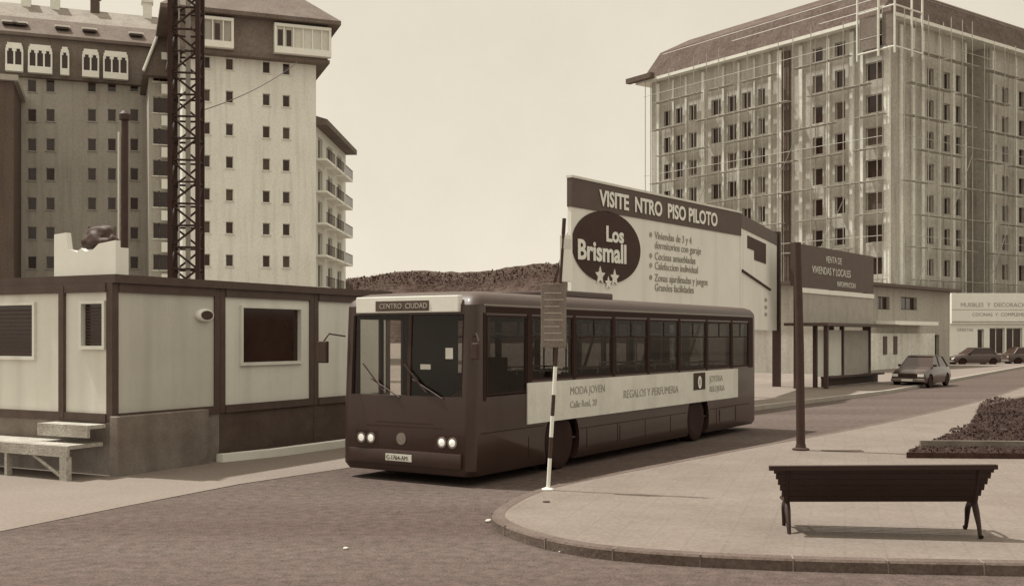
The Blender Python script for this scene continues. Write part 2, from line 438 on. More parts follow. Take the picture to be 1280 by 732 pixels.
# far pavement across the road
far = LP[7:]
b = MB(); fp = [(p[0], p[1]) for p in far]
back = [(p[0]-1.2-.02*p[1], p[1]+6+.05*p[1]) for p in far][::-1]
b.prism(fp + back, -.02, .12)
for f in list(b.b.faces):
    if len(f.verts) > 4: bmesh.ops.triangulate(b.b, faces=[f])
tag(b.build('far_pavement', M['concr']), kind='structure')
b = MB()
for a, c in zip(fp, fp[1:]):
    u = unit(c[0]-a[0], c[1]-a[1]); l = math.hypot(c[0]-a[0], c[1]-a[1])
    b.obox(((a[0]+c[0])/2+u[1]*.07, (a[1]+c[1])/2-u[0]*.07), u, l, .16, -.02, .135)
tag(b.build('far_kerb', M['kerb']), kind='structure')

# distant wooded hill
b = MB(); NX, NY = 160, 14
V = []
for j in range(NY+1):
    row = []
    for i in range(NX+1):
        x = -330 + i*3.6; y = 360 + j*9
        prof = math.sin(PI*min(1, j/8.0)/2)
        top = 28.3 + 2.2*math.sin(x*.035+1) + 1.2*math.sin(x*.11)
        h = top*prof + random.uniform(-.5, .5)*(1 if j > 0 else 0)
        row.append(b.b.verts.new((x, y, h-.2)))
    V.append(row)
for j in range(NY):
    for i in range(NX): b.b.faces.new((V[j][i], V[j][i+1], V[j+1][i+1], V[j+1][i]))
tag(b.build('hill', M['hill']), kind='structure')
# crowns along the skyline as one far-off wood
b = MB()
for _ in range(15000):
    x = random.uniform(-150, 60); y = random.uniform(395, 440); h = 24.5 + 2.2*math.sin(x*.035+1) + 1.2*math.sin(x*.11) + random.uniform(-3.0, 1.5)
    s_ = random.uniform(.3, .6)
    d1 = Vector((random.uniform(-1,1), random.uniform(-1,1), random.uniform(-1,1))).normalized()*s_; d2 = d1.orthogonal().normalized()*s_
    c = Vector((x, y, h)); b.face([c-d1, c+d2*.7, c+d1, c-d2*.7])
tag(b.build('far_wood', M['hill']), 'dark tree line along the ridge behind the bus', 'trees', kind='stuff')

# ---------------------------------------------------------------- left apartment block (two wings)
uL = (.937, .35); uL = unit(*uL)
A0 = (K(228)*93.0, 93.0)
R0 = empty('apartment_block', (A0[0], A0[1], 0), ang(uL), 'pale apartment block with dark attic storey and white box windows, lattice mast in front', 'apartment block')
# local frame: x along uL, y inward, z up.
Lw = along(A0, uL, 395)
zt = 27.0; ztop = 30.0
def ycol(px): return along(A0, uL, px)
rects = []; wins = []
for px in (258, 287, 333, 358):
    t = ycol(px)
    for r in range(9):
        z = hgt(327 - r*40.6, 95) - .45
        rects.append((t-.32, t+.32, z, z+1.05)); wins.append((t-.32, z))
rects = [r for r in rects if r[3] < zt-.2]
wins = [w for w in wins if w[1] < zt-1.3]
b = MB()
facade(b, (0,0), (1,0), Lw, -.02, zt, rects, .28)
facade(b, (0,16), (0,-1), 16, -.02, zt, [], .2)       # left flank
facade(b, (Lw,0), (0,1), 16, -.02, zt, [], .2)
facade(b, (Lw,16), (-1,0), Lw, -.02, zt, [], .2)
b.face([(0,0,zt-.01),(Lw,0,zt-.01),(Lw,16,zt-.01),(0,16,zt-.01)])
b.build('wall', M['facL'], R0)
for k, (t, z) in enumerate(wins):
    add_window(R0, (0,0), (1,0), t, z, .64, 1.05, M['cream'], M[('panem','pane','panem','facX')[(k*7)%4]], mull=0, depth=.24, trim=.05)
b = MB(); b.box(-.9, Lw+.9, -.9, 16.9, zt, ztop); b.build('attic_storey', M['attic'], R0)
b = MB(); b.box(-1.05, Lw+1.05, -1.05, 17, zt-.3, zt-.003); b.build('cornice', M['rooft'], R0)
for x0, x1 in ((ycol(254)-.2, ycol(290)), (ycol(343)-.2, Lw+1.1)):
    z0 = zt+.15
    w = MB()
    w.box(x0, x1, -1.6, -.903, z0, z0+.55); w.box(x0, x1, -1.55, -.903, z0+2.35, z0+2.6)
    w.box(x0, x0+.2, -1.5, -.903, z0+.551, z0+2.349); w.box(x1-.2, x1, -1.5, -.903, z0+.551, z0+2.349)
    nb = int((x1-x0)/.8)
    for k in range(1, nb):
        xx = x0+(x1-x0)*k/nb; w.box(xx-.05, xx+.05, -1.45, -1.3, z0+.551, z0+2.349)
    fr = w.build('box_window', M['white'], R0)
    p = MB(); p.box(x0+.2, x1-.2, -1.28, -1.2, z0+.551, z0+2.349); p.build('pane', M['advert'] if x0 > 5 else M['signm'], fr)
    p = MB()
    for k in ((0, 1) if x0 > 5 else (1,)):
        xx = x0+.32+k*.75; p.box(xx, xx+.42, -1.32, -1.281, z0+.7, z0+2.1)
    p.build('casement', M['pane'], fr)
# hip roof over wing
b = MB(); e = 1.9
lo_ = [(-e, -e, ztop), (Lw+e, -e, ztop), (Lw+e, 16+e, ztop), (-e, 16+e, ztop)]
md_ = [(-e, -e, ztop+.35), (Lw+e, -e, ztop+.35), (Lw+e, 16+e, ztop+.35), (-e, 16+e, ztop+.35)]
hi_ = [(3.2, 5, ztop+5.2), (Lw-2.6, 5, ztop+5.2), (Lw-2.6, 11, ztop+5.2), (3.2, 11, ztop+5.2)]
b.loft([lo_, md_, hi_]); b.build('roof', M['rooft'], R0)

# left wing
B1 = (K(207)*109.0, 109.0); sL = 22.0
B0 = (B1[0]-uL[0]*sL, B1[1]-uL[1]*sL)
R1 = empty('long_apartment_block', (B0[0], B0[1], 0), ang(uL), 'long shaded apartment block with arched white attic windows and a sloping tiled roof', 'apartment block')
def yc(px): return along(B0, uL, px)
rects = []; wins = []
for px in (-30, -8, 40, 63, 115, 140, 168):
    t = yc(px)
    Y = B0[1]+uL[1]*t
    for r in range(7):
        z = hgt(328 - r*36.8, Y) - .6
        rects.append((t-.38, t+.38, z, z+1.2)); wins.append((t-.38, z))
zw = 27.6
b = MB(); facade(b, (0,0), (1,0), sL, -.02, zw, rects, .28)
facade(b, (0,15), (0,-1), 15, -.02, zw, []); facade(b, (sL,0), (0,1), 15, -.02, zw, []); facade(b, (sL,15), (-1,0), sL, -.02, zw, [])
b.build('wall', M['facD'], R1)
for k, (t, z) in enumerate(wins): add_window(R1, (0,0), (1,0), t, z, .76, 1.2, M['signm'], M[('pane','pane','panem','facX','pane')[(k*k*3+k)%5]], mull=0, depth=.24, trim=.05)
b = MB(); b.box(-.5, sL+.3, -.5, 15.4, zw, 31.2); b.build('attic_storey', M['attic'], R1)
b = MB(); b.box(-.7, sL+.4, -.7, 15.6, zw-.25, zw-.003); b.build('cornice', M['rooft'], R1)
def arched(x0, x1, n):
    w = MB(); z0 = zw+.05; d0, d1 = -1.15, -.503
    w.box(x0, x1, -1.35, d1, z0, z0+.62)                       # white sill box
    w.box(x0+.05, x1-.05, d0, d1, z0+2.2, z0+2.5)
    m_ = (x0+x1)/2
    w.prism([(x0+.15, d0+.02), (x1-.15, d0+.02), (x1-.15, d1), (x0+.15, d1)], z0+2.501, z0+2.75)
    for k in range(n+1):
        xx = x0+(x1-x0-.14)*k/n; w.box(xx, xx+.14, d0, d1, z0+.621, z0+2.199)
    for k in range(n):   # curved tops of the lights
        xa = x0+(x1-x0-.14)*k/n+.14; xb = x0+(x1-x0-.14)*(k+1)/n
        w.prism([(xa, d0+.02),(xa+.12, d0+.02),(xa+.12, d1),(xa, d1)], z0+1.95, z0+2.199)
        w.prism([(xb-.12, d0+.02),(xb, d0+.02),(xb, d1),(xb-.12, d1)], z0+1.95, z0+2.199)
    o = w.build('dormer_window', M['white'], R1)
    p = MB(); p.box(x0+.1, x1-.1, d0+.25, d0+.35, z0+.621, z0+2.199); p.build('pane', M['pane'], o)
for a, c, n in ((-22, -6, 2), (8, 30, 2), (36, 66, 3), (76, 87, 1), (103, 124, 2), (129, 160, 3)):
    arched(yc(a), yc(c), n)
b = MB(); b.loft([[(-.9,-1.0,31.2),(sL+.6,-1.0,31.2),(sL+.6,16,31.2),(-.9,16,31.2)], [(-.9,-1.0,31.5),(sL+.6,-1.0,31.5),(sL+.6,16,31.5),(-.9,16,31.5)],
                  [(-.5,1.8,33.7),(sL+.4,1.8,33.7),(sL+.4,13,33.7),(-.5,13,33.7)]]); rf = b.build('roof', M['rooft'], R1)
b = MB(); b.loft([[(-.4,2.0,33.7),(sL+.3,2.0,33.7),(sL+.3,12.8,33.7),(-.4,12.8,33.7)], [(.5,5,35.9),(sL-.6,5,35.9),(sL-.6,9,35.9),(.5,9,35.9)]])
b.build('upper_roof', M['roofl'], R1)
for px in (12, 25, 78, 112, 170):
    t = yc(px); c = MB(); c.box(t-.7, t+.7, -.2, 1.2, 32.55, 32.75); c.build('skylight', M['white'], R1)
    c = MB(); c.box(t-.6, t+.6, -.35, -.05, 32.35, 32.56); c.build('skylight_glass', M['pane'], R1)
for px in (28, 66, 118, 186):
    t = yc(px); c = MB(); c.box(t-.45, t+.45, 4.5, 5.6, 34.9, 37.2); c.box(t-.6, t+.6, 4.35, 5.75, 37.201, 37.45)
    c.build('chimney', M['facL'] if px != 118 else M['facX'], R1)

# stair and balcony bay in the inner corner between the wings
S0 = (K(186)*100.0, 100.0)
R2 = empty('balcony_bay', (S0[0], S0[1], 0), ang(uL), 'narrow stair tower with white balconies tucked behind the lattice mast', 'stair tower')
b = MB(); wS = along(S0, uL, 214)
rc = [(wS-1.1, wS-.2, hgt(330 - r*39, 101)-.6, hgt(330 - r*39, 101)+.9) for r in range(7)]
rc += [(.35, .95, a, c) for _, _, a, c in rc]
facade(b, (0,0), (1,0), wS, -.02, 26.3, rc, .3); facade(b, (wS,0), (0,1), 8, -.02, 26.3, [])
facade(b, (0,8), (0,-1), 8, -.02, 26.3, [])
b.face([(0,0,26.3),(wS,0,26.3),(wS,8,26.3),(0,8,26.3)]); b.build('wall', M['facD'], R2)
for a, c, z0, z1 in rc: add_window(R2, (0,0), (1,0), a, z0, c-a, z1-z0, M['cream'], M['pane'], mull=0, depth=.26)
for r in range(8):
    z = hgt(348 - r*39, 101); c = MB(); c.box(wS-.9, wS+.75, -.9, -.003, z-.55, z-.4); c.box(wS-.9, wS+.75, -.9, -.8, z-.399, z+.35)
    c.box(wS+.65, wS+.75, -.799, -.003, z-.399, z+.35)
    c.build('balcony', M['white'], R2)
b = MB(); b.loft([[(-.6,-1.2,26.3),(wS+.6,-1.2,26.3),(wS+.6,8,26.3),(-.6,8,26.3)], [(wS*.55,-.2,31.0),(wS+1.6,-.2,31.6),(wS+1.6,8,31.6),(wS*.55,8,31.0)]]); b.build('roof', M['rooft'], R2)
b = MB(); b.path([(-.5,-1.35,26.6),(wS*.55,-.45,31.1),(wS+1.0,-.3,32.0)], .14, 6); b.build('verge', M['white'], R2)

# dark block on the extreme left
D1 = (K(17)*96.0, 96.0); D0 = (D1[0]-14*uL[0], D1[1]-14*uL[1])
R3 = empty('dark_apartment_block', (D0[0], D0[1], 0), ang(uL), 'dark apartment block cut off by the left edge of the photo', 'apartment block')
rc = [(11.9, 12.7, hgt(330-r*41, 96)-.6, hgt(330-r*41, 96)+.6) for r in range(6)]
b = MB(); facade(b, (0,0), (1,0), 14, -.02, 25, rc, .3); facade(b, (14,0), (0,1), 12, -.02, 25, []); facade(b, (0,12), (0,-1), 12, -.02, 25, [])
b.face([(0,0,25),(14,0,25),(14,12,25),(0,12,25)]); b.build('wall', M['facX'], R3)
for a, c, z0, z1 in rc: add_window(R3, (0,0), (1,0), a, z0, c-a, z1-z0, M['signm'], M['pane'], mull=0, depth=.26)
b = MB(); b.box(-.4, 14.4, -.5, 12.4, 25.001, 25.5); b.build('parapet', M['signm'], R3)

# balcony block running away behind the pale wing
uB = unit(.02, 1.0)
E0 = (K(394)*98.5, 98.5)
R4 = empty('balcony_block', (E0[0], E0[1], 0), ang(uB), 'receding apartment block with stacked white balconies at the right of the pale wing', 'apartment block')
LB = 16.0; hB = 21.6
b = MB()
rc = []
for r in range(7):
    z = 1.0 + r*2.95
    for t in (1.2, 6.2, 11.2): rc.append((t, t+2.2, z, z+2.1))
facade(b, (0,0), (1,0), LB, -.02, hB, rc, .3); facade(b, (LB,0), (0,1), 10, -.02, hB, []); facade(b, (0,10), (0,-1), 10, -.02, hB, [])
b.build('wall', M['cream'], R4)
for a, c, z0, z1 in rc: add_window(R4, (0,0), (1,0), a, z0, 2.2, 2.1, M['white'], M['pane'], mull=1, depth=.26, sill=False)
for r in range(7):
    z = .95 + r*2.95
    for t in (.4, 5.4, 10.4):
        c = MB(); c.box(t, t+4.2, -1.0, -.003, z-.2, z); bal = c.build('balcony', M['white'], R4)
        c = MB(); c.box(t, t+4.2, -1.0, -.95, z+.9, z+.97)
        for q in range(15): c.box(t+q*.298, t+q*.298+.03, -.99, -.96, z+.003, z+.899)
        c.build('railing', M['dark'], bal)
b = MB(); b.loft([[(-.2,-1.15,hB),(LB+.3,-1.15,hB),(LB+.3,10.5,hB),(-.2,10.5,hB)], [(-.2,-1.15,hB+.5),(LB+.3,-1.15,hB+.5),(LB+.3,10.5,hB+.5),(-.2,10.5,hB+.5)], [(1,4,hB+2.2),(LB-1,4,hB+2.2),(LB-1,7,hB+2.2),(1,7,hB+2.2)]])
b.build('roof', M['rooft'], R4)

# ---------------------------------------------------------------- right building under construction
Pc = (K(1113)*98.0, 98.0)
uR = unit(.593, -.805)                 # viewed left -> corner
LR = 31.2
W0 = (Pc[0]-uR[0]*LR, Pc[1]-uR[1]*LR)
R5 = empty('corner_building', (W0[0], W0[1], 0), ang(uR), 'large unfinished corner building with rows of dark window openings and a boarded roof', 'building')
zE = 31.2
def tc_(px): return along(W0, uR, px)
uR2 = (-uR[1], uR[0])
def tr_(px): return along(Pc, uR2, px)
allw = []
rows = [2.3 + 3.0*(k + .17) for k in range(0, 10)]
cols = [(834,.85),(849,.85),(866,.95),(895,1.15),(915,1.0),(933,1.0),(952,.75),(1022,1.0),(1050,1.0),(1094,1.75)]
rectsL = []
for px, w in cols:
    t = tc_(px); w *= 1.18
    for r in range(1, 9): rectsL.append((t-w/2, t+w/2, rows[r]-.85, rows[r]+.8))
    if px > 1000: rectsL.append((t-w/2, t+w/2, rows[9]-.85, rows[9]+.45))
rectsR = []
colsR = [(1163,1.0),(1183,1.1),(1198,.7),(1243,.7),(1257,1.2),(1277,.9),(1305,1.0),(1330,1.0)]
for px, w in colsR:
    t = tr_(px); w *= 1.12
    for r in range(1, 9): rectsR.append((t-w/2, t+w/2, rows[r]-.8, rows[r]+.8))
WR = 36.0
r0, r1 = tr_(1206), tr_(1237)
b = MB()
facade(b, (0,0), (1,0), LR, -.02, zE, rectsL, .35)
inR = [r for r in rectsR if r[1] < r0]; outR = [(a-r1, c-r1, z0, z1) for a, c, z0, z1 in rectsR if a > r1]
facade(b, (LR,0), (0,1), r0, -.02, zE, inR, .35)
facade(b, (LR,r1), (0,1), WR-r1, -.02, zE, outR, .35)
rcs = [(.5, .5+.9, rows[r]-.8, rows[r]+.8) for r in range(1, 9)]
facade(b, (LR-2.6, r0), (0,1), r1-r0, -.02, zE, rcs, .3)         # recessed bay
b.face([(LR,r0,-.02),(LR-2.6,r0,-.02),(LR-2.6,r0,zE),(LR,r0,zE)]); b.face([(LR,r1,-.02),(LR-2.6,r1,-.02),(LR-2.6,r1,zE),(LR,r1,zE)])
facade(b, (0,WR), (0,-1), WR, -.02, zE, []); facade(b, (LR,WR), (-1,0), LR, -.02, zE, [])
b.build('wall', M['facR'], R5)
for a, c, z0, z1 in rectsL: allw.append(((0,0), (1,0), a, z0, c-a, z1-z0, W0[1]+uR[1]*a))
for a, c, z0, z1 in rectsR: allw.append(((LR,0), (0,1), a, z0, c-a, z1-z0, Pc[1]+uR2[1]*a + 6))
for a, c, z0, z1 in rcs: allw.append(((LR-2.6,r0), (0,1), a, z0, c-a, z1-z0, 130))
allw.sort(key=lambda w: -w[4]*w[5]/w[6]**2)
for k, w in enumerate(allw[:100]):
    add_window(R5, w[0], w[1], w[2], w[3], w[4], w[5], M['facR2'], M[('pane','panem','pane','pane','facX')[(k*k+3*k)%5]], mull=0, depth=.32, sill=False, trim=.05)
b = MB()
for w in allw[100:]:
    p0, u = w[0], w[1]; n = (-u[1], u[0])
    P = [(p0[0]+u[0]*t+n[0]*d, p0[1]+u[1]*t+n[1]*d) for t, d in ((w[2],.3),(w[2]+w[4],.3),(w[2]+w[4],.34),(w[2],.34))]
    b.prism(P, w[3], w[3]+w[5])
tag(b.build('window', M['pane'], R5), kind='stuff')
# floor bands, pilasters
for px, w, pr in ((823,.5,.2),(842,.25,.12),(858,.25,.12),(880,.35,.25),(905,.3,.15),(924,.25,.12),(943,.25,.12),(963,.3,.15),(977,.55,.4),(1002,.4,.2),(1036,.35,.15),(1066,.5,.25),(1078,.3,.15),(1110,.6,.25)):
    t = tc_(px); c = MB(); c.box(t-w/2, t+w/2, -pr, -.003, -.02, zE-.35); c.build('pilaster', M['facR2'], R5)
t = tc_(984); c = MB(); c.box(t-.45, t+.45, -.3, -.003, -.02, zE-.5); c.build('hoist_track', M['facX'], R5)
for px, w, pr in ((1125,.45,.2),(1140,.4,.2),(1152,.4,.2),(1173,.4,.15),(1191,.35,.15),(1204,.4,.25),(1239,.5,.3),(1268,.4,.2),(1300,.4,.2)):
    t = tr_(px); c = MB(); c.box(LR+.003, LR+pr, t-w/2, t+w/2, -.02, zE-.35); c.build('pilaster', M['facR2'], R5)
# eaves and mansard
b = MB(); o_ = .9
b.box(-o_-.8, LR+o_, -o_, WR+o_, zE, zE+.32); b.build('eaves', M['pale'], R5)
b = MB()
def ring(x0, x1, y0, y1, z): return [(x0,y0,z),(x1,y0,z),(x1,y1,z),(x0,y1,z)]
b.loft([ring(-1.2, LR+.5, -.5, WR+.5, zE+.323), ring(.2, LR-1.2, 1.2, WR-1, zE+3.6), ring(2.5, LR-3.6, 3.6, WR-3, zE+5.0)])
rf = b.build('roof', M['roofR'], R5)
for nm, p0, u, L_ in (('left', (0,0), (1,0), LR), ('right', (LR,0), (0,1), WR)):
    so_ = empty('facade_scaffold', (W0[0], W0[1], 0), ang(uR), 'thin pole scaffold with plank lifts on the %s face of the unfinished corner building' % ('billboard' if nm == 'left' else 'white shop'), 'scaffold')
    n = (-u[1], u[0])
    def Q(t, d, z): return (p0[0]+u[0]*t-n[0]*d, p0[1]+u[1]*t-n[1]*d, z)
    random.seed(12)
    k = 0; t = .3
    while t < L_:
        for d in ((1.25,) if k % 2 else (1.25, .45)):
            b = MB(); b.tube(Q(t, d, 0), Q(t+random.uniform(-.06,.06), d, zE+random.uniform(-.6, 1.6)), .045, n=5); b.build('standard', M['galv'], so_)
        t += 1.9+random.uniform(-.15,.15); k += 1
    for r in range(1, 10):
        z = rows[r]-1.35
        if r % 3 == 0:
            b = MB(); b.tube(Q(0, 1.25, z+1.0), Q(L_, 1.25, z+1.0+random.uniform(-.1,.1)), .03, n=5); b.build('guard_rail', M['galv'], so_)
        t = random.uniform(0, 3)
        while t < L_-3:
            l = random.uniform(3, 8)
            P = [Q(t, .5, 0)[:2], Q(min(L_, t+l), .5, 0)[:2], Q(min(L_, t+l), 1.2, 0)[:2], Q(t, 1.2, 0)[:2]]
            b = MB(); b.prism(P, z, z+.06); b.build('plank_lift', M['timber'], so_)
            t += l+random.uniform(.2, 2.5)
    for q in range(5):
        t = 1+q*L_/5.3; r = (q*3) % 5+1
        b = MB(); b.tube(Q(t, 1.3, rows[r]-1), Q(t+3.6, 1.3, rows[r]+5), .035, n=5); b.build('diagonal_brace', M['galv'], so_)
for z in (1.25, 2.3, 3.3):
    b = MB(); y = -.55+z*.50; b.tube((.1, y, zE+z), (LR-.6, y, zE+z+.1), .06, n=5); b.build('roof_rail', M['galv'], R5)
    b = MB(); x = LR+.55-z*.50; b.tube((x, .1, zE+z), (x, WR-.6, zE+z), .06, n=5); b.build('roof_rail', M['galv'], R5)
b = MB(); b.box(-2.6, 1.5, -1.6, -.95, zE+.2, zE+.75); b.build('cornice_block', M['facX'], R5)
# scaffold cage on the corner roof
sc = empty('corner_scaffold', (Pc[0], Pc[1], 0), ang(uR), 'pale scaffold cage hung over the roof corner of the unfinished building', 'scaffold')
for x, y in ((-2.6,-1.3),(-.2,-1.5),(1.4,-1.4),(1.4,1.2),(1.3,3.0)):
    b = MB(); b.tube((x, y, 27.6), (x, y, 38.5), .1, n=6); b.build('upright', M['pale'], sc)
for z in (28.2, 31.9):
    b = MB(); b.tube((-2.6,-1.3,z), (1.4,-1.4,z), .08, n=6); b.build('ledger', M['pale'], sc)
    b = MB(); b.tube((1.4,-1.4,z), (1.3,3.0,z), .08, n=6); b.build('ledger', M['pale'], sc)
for xa, xc in ((-2.4,-.4), (.0,1.2)):
    b = MB(); b.box(xa, xc, -1.25, -1.12, 28.5, 31.5); b.build('netting', M['attic'], sc)

# low annex under the corner building
uA = unit(.675, .738); X1 = (K(1187)*80.0, 80.0); LA = 19.0
X0 = (X1[0]-uA[0]*LA, X1[1]-uA[1]*LA)
R6 = empty('annex', (X0[0], X0[1], 0), ang(uA), 'two storey annex with two dark upper windows at the foot of the corner building', 'building')
def ta(px): return along(X0, uA, px)
rc = [(ta(1097), ta(1112), hgt(387,72), hgt(371,72)), (ta(1126), ta(1146), hgt(387,74), hgt(371,74)),
      (ta(1168), ta(1174), .9, 2.4)]
b = MB(); facade(b, (0,0), (1,0), LA, -.02, 5.55, rc, .3); facade(b, (LA,0), (0,1), 9, -.02, 5.55, []); facade(b, (0,9), (0,-1), 9, -.02, 5.55, [])
b.build('wall', M['facD'], R6)
for a, c, z0, z1 in rc: add_window(R6, (0,0), (1,0), a, z0, c-a, z1-z0, M['facX'], M['pane'], mull=1, depth=.27, sill=False)
b = MB(); b.box(-.6, LA+.5, -.7, 9.4, 5.55, 5.75); b.build('roof', M['signd'], R6)
b = MB(); b.box(ta(1095), ta(1150), -1.3, -.003, 3.05, 3.3); b.build('canopy', M['white'], R6)
b = MB(); b.box(ta(1060), ta(1165), -.2, -.003, -.02, 2.5); b.build('shopfront', M['facR2'], R6)
for px in (1100, 1113): 
    t = ta(px); b = MB(); b.box(t, t+.55, -.26, -.203, 1.1, 2.3); b.build('poster', M['signd'], R6)

# low white shop building on the right
Y0 = 90.0; Q0 = (K(1187)*Y0, Y0)
uW = unit(1, .05)
R7 = empty('white_shop_building', (Q0[0], Q0[1], 0), ang(uW), 'low white flat roofed shop building with lettered fascia at the right edge', 'shop building')
def tw(px): return along(Q0, uW, px)
rc = [(tw(1222), tw(1230), .35, 2.9), (tw(1237), tw(1256), .8, 3.0), (tw(1258), tw(1278), .6, 3.0), (tw(1290), tw(1312), .6, 3.0)]
LW = 16.0
b = MB(); facade(b, (0,0), (1,0), LW, -.02, 5.75, rc, .35); facade(b, (LW,0), (0,1), 6, -.02, 5.75, []); facade(b, (0,6), (0,-1), 6, -.02, 5.75, [])
b.face([(0,0,5.7),(LW,0,5.7),(LW,6,5.7),(0,6,5.7)])
b.build('wall', M['white'], R7)
for a, c, z0, z1 in rc: add_window(R7, (0,0), (1,0), a, z0, c-a, z1-z0, M['pale'], M['pane'], mull=1 if c-a > 1 else 0, depth=.3, sill=False)
b = MB(); b.box(.05, LW+.1, -.25, -.003, 3.35, 5.9); fas = b.build('fascia', M['white'], R7)
text('MUEBLES  Y  DECORACION', .50, M['inkl'], fas, (.8, -.262, 4.75), (1,0)); text('COCINAS  Y  COMPLEMENTOS', .40, M['inkl'], fas, (1.8, -.262, 3.98), (1,0))
b = MB(); b.box(.05, LW+.1, -.27, -.253, 3.45, 3.55); b.box(.05, LW+.1, -.27, -.253, 4.5, 4.54); b.build('stripe', M['signm'], fas)
text('OFERTAS', .34, M['inkl'], R7, (.6, -.012, 2.72), (1,0))

# ---------------------------------------------------------------- lattice mast, lamp mast, cable
mx, my = K(233)*60, 60.0
mast = empty('lattice_mast', (mx, my, 0), .12, 'dark steel lattice crane mast rising out of frame between the two left blocks', 'crane mast')
hw = .74; HM = 33.0
for i, (sx, sy) in enumerate(((-1,-1),(1,-1),(1,1),(-1,1))):
    b = MB(); b.box(sx*hw-.12, sx*hw+.12, sy*hw-.12, sy*hw+.12, 0, HM); b.build('upright', M['mast'], mast)
b = MB(); z = 0; k = 0
while z < HM-1.2:
    for (ax, ay), (bx, by) in (((-1,-1),(1,-1)),((1,-1),(1,1)),((1,1),(-1,1)),((-1,1),(-1,-1))):
        b.tube((ax*hw, ay*hw, z), (bx*hw, by*hw, z+.0), .065, n=5)
        s_ = 1 if k % 2 else 0
        b.tube((ax*hw, ay*hw, z+(1.2 if s_ else 0)), (bx*hw, by*hw, z+(0 if s_ else 1.2)), .065, n=5)
    z += 1.2; k += 1
b.build('bracing', M['mast'], mast)
b = MB(); b.box(-.12, .12, hw-.3, hw-.1, 0, HM); b.tube((-.3, -hw+.2, 0), (-.3, -hw+.2, HM), .05, n=6); b.build('ladder', M['signm'], mast)
b = MB(); b.prism([(-1.4,-1.4),(1.4,-1.4),(1.4,1.4),(-1.4,1.4)], -.1, .5); b.build('base', M['concr'], mast)

lx, ly = K(155)*22.0, 22.0+.0
pole = empty('mast_pole', (lx, ly+1.5, 0), 0, 'tall dark pole rising behind the site cabins at the left', 'pole')
ly += 1.5; lx = K(155)*ly; pole.location.x = lx
b = MB(); b.tube((0,0,-.02), (.02,0,hgt(150, ly)), .085, .075, 12); b.build('shaft', M['dark'], pole, True)
b = MB(); b.box(-.13, -.09, -.03, .03, 3, hgt(165, ly)); b.build('conduit', M['pale'], pole)
b = MB(); b.lathe([(.0,0),(.13,.0),(.13,.12),(.05,.2),(0,.2)], 'Z', (.02,0,hgt(150, ly)), 12); b.build('cap', M['dark'], pole, True)

b = MB(); pts = []
pa = Vector((mx+.6, my, hgt(140, 60))); pb = Vector((K(372)*91, 91, hgt(78, 91)))
for i in range(13):
    t = i/12; p = pa.lerp(pb, t); p.z -= 1.4*4*t*(1-t)*.3; pts.append(p)
b.path(pts, .03, 5); o = b.build('cable', M['dark']); tag(o, 'thin cable strung from the lattice mast across the pale block', 'cable')

# ---------------------------------------------------------------- site cabins
uC = unit(.473, .881); nCv = (-uC[1], uC[0])
P0 = (-6.58, 17.7); thC = ang(uC)
zb, zt_ = 1.02, 3.18
GRP = 'site cabins in a row on the left'
def cabin(t0, w, label, wallm, first=False, win=None):
    base = (P0[0]+uC[0]*t0, P0[1]+uC[1]*t0, 0)
    r = empty('site_cabin', base, thC, label, 'site cabin', GRP)
    D = 6.0; rects = [win] if win else []
    b = MB(); facade(b, (.09,.03), (1,0), w-.18, zb, zt_-.15, [(a-.09, c-.09, z0, z1) for a, c, z0, z1 in rects], .08)
    facade(b, (w-.03,.1), (0,1), D-.2, zb, zt_-.15, []); facade(b, (w,D-.03), (-1,0), w, zb, zt_-.15, [])
    if not first: facade(b, (.03,D-.1), (0,-1), D-.2, zb, zt_-.15, [])
    b.build('wall', wallm, r)
    for x, y in ((0,0),(w-.14,0),(0,D-.14),(w-.14,D-.14)):
        b = MB(); b.box(x+.003, x+.137, y, y+.14, zb-.14, zt_); b.build('corner_post', M['cabinframe'], r)
    b = MB(); b.box(.002, w-.002, -.06, D+.04, zt_+.001, zt_+.14); b.build('roof', M['cabinframe'], r)
    for za, zc in ((zt_-.149, zt_-.001), (zb-.139, zb-.001)):
        b = MB(); b.box(.14, w-.14, -.02, .06, za, zc); b.build('rail', M['cabinframe'], r)
    b = MB(); b.box(.003, w-.003, .02, D-.02, -.02, zb-.141); b.build('plinth', M['plinth'] if first else M['plinthshade'], r)
    if win:
        a, c, z0, z1 = win
        o = MB(); o.box(a-.05, c+.05, -.02, .028, z0-.06, z0); o.box(a-.05, c+.05, -.02, .028, z1, z1+.05)
        o.box(a-.05, a, -.02, .028, z0+.001, z1-.001); o.box(c, c+.05, -.02, .028, z0+.001, z1-.001)
        f = o.build('window', wallm, r); o = MB(); o.box(a, c, .08, .1, z0, z1); o.build('pane', M['pane'], f)
        if False:
            o = MB()
            for q in range(9): 
                zz = z0+.05+q*(z1-z0-.1)/9; o.box(a+.03, c-.03, .055, .075, zz, zz+.03)
            o.build('shutter_slat', M['signd'], f)
    return r
r = cabin(0, 2.5, 'corner site cabin with an oval vent and a window band along its left side', M['cabinwall'], True)
b = MB(); b.box(-.04, 2.04, -.17, .017, -.01, .985); b.bevel(.012, 1); b.build('foundation_block', M['plinth'], r)
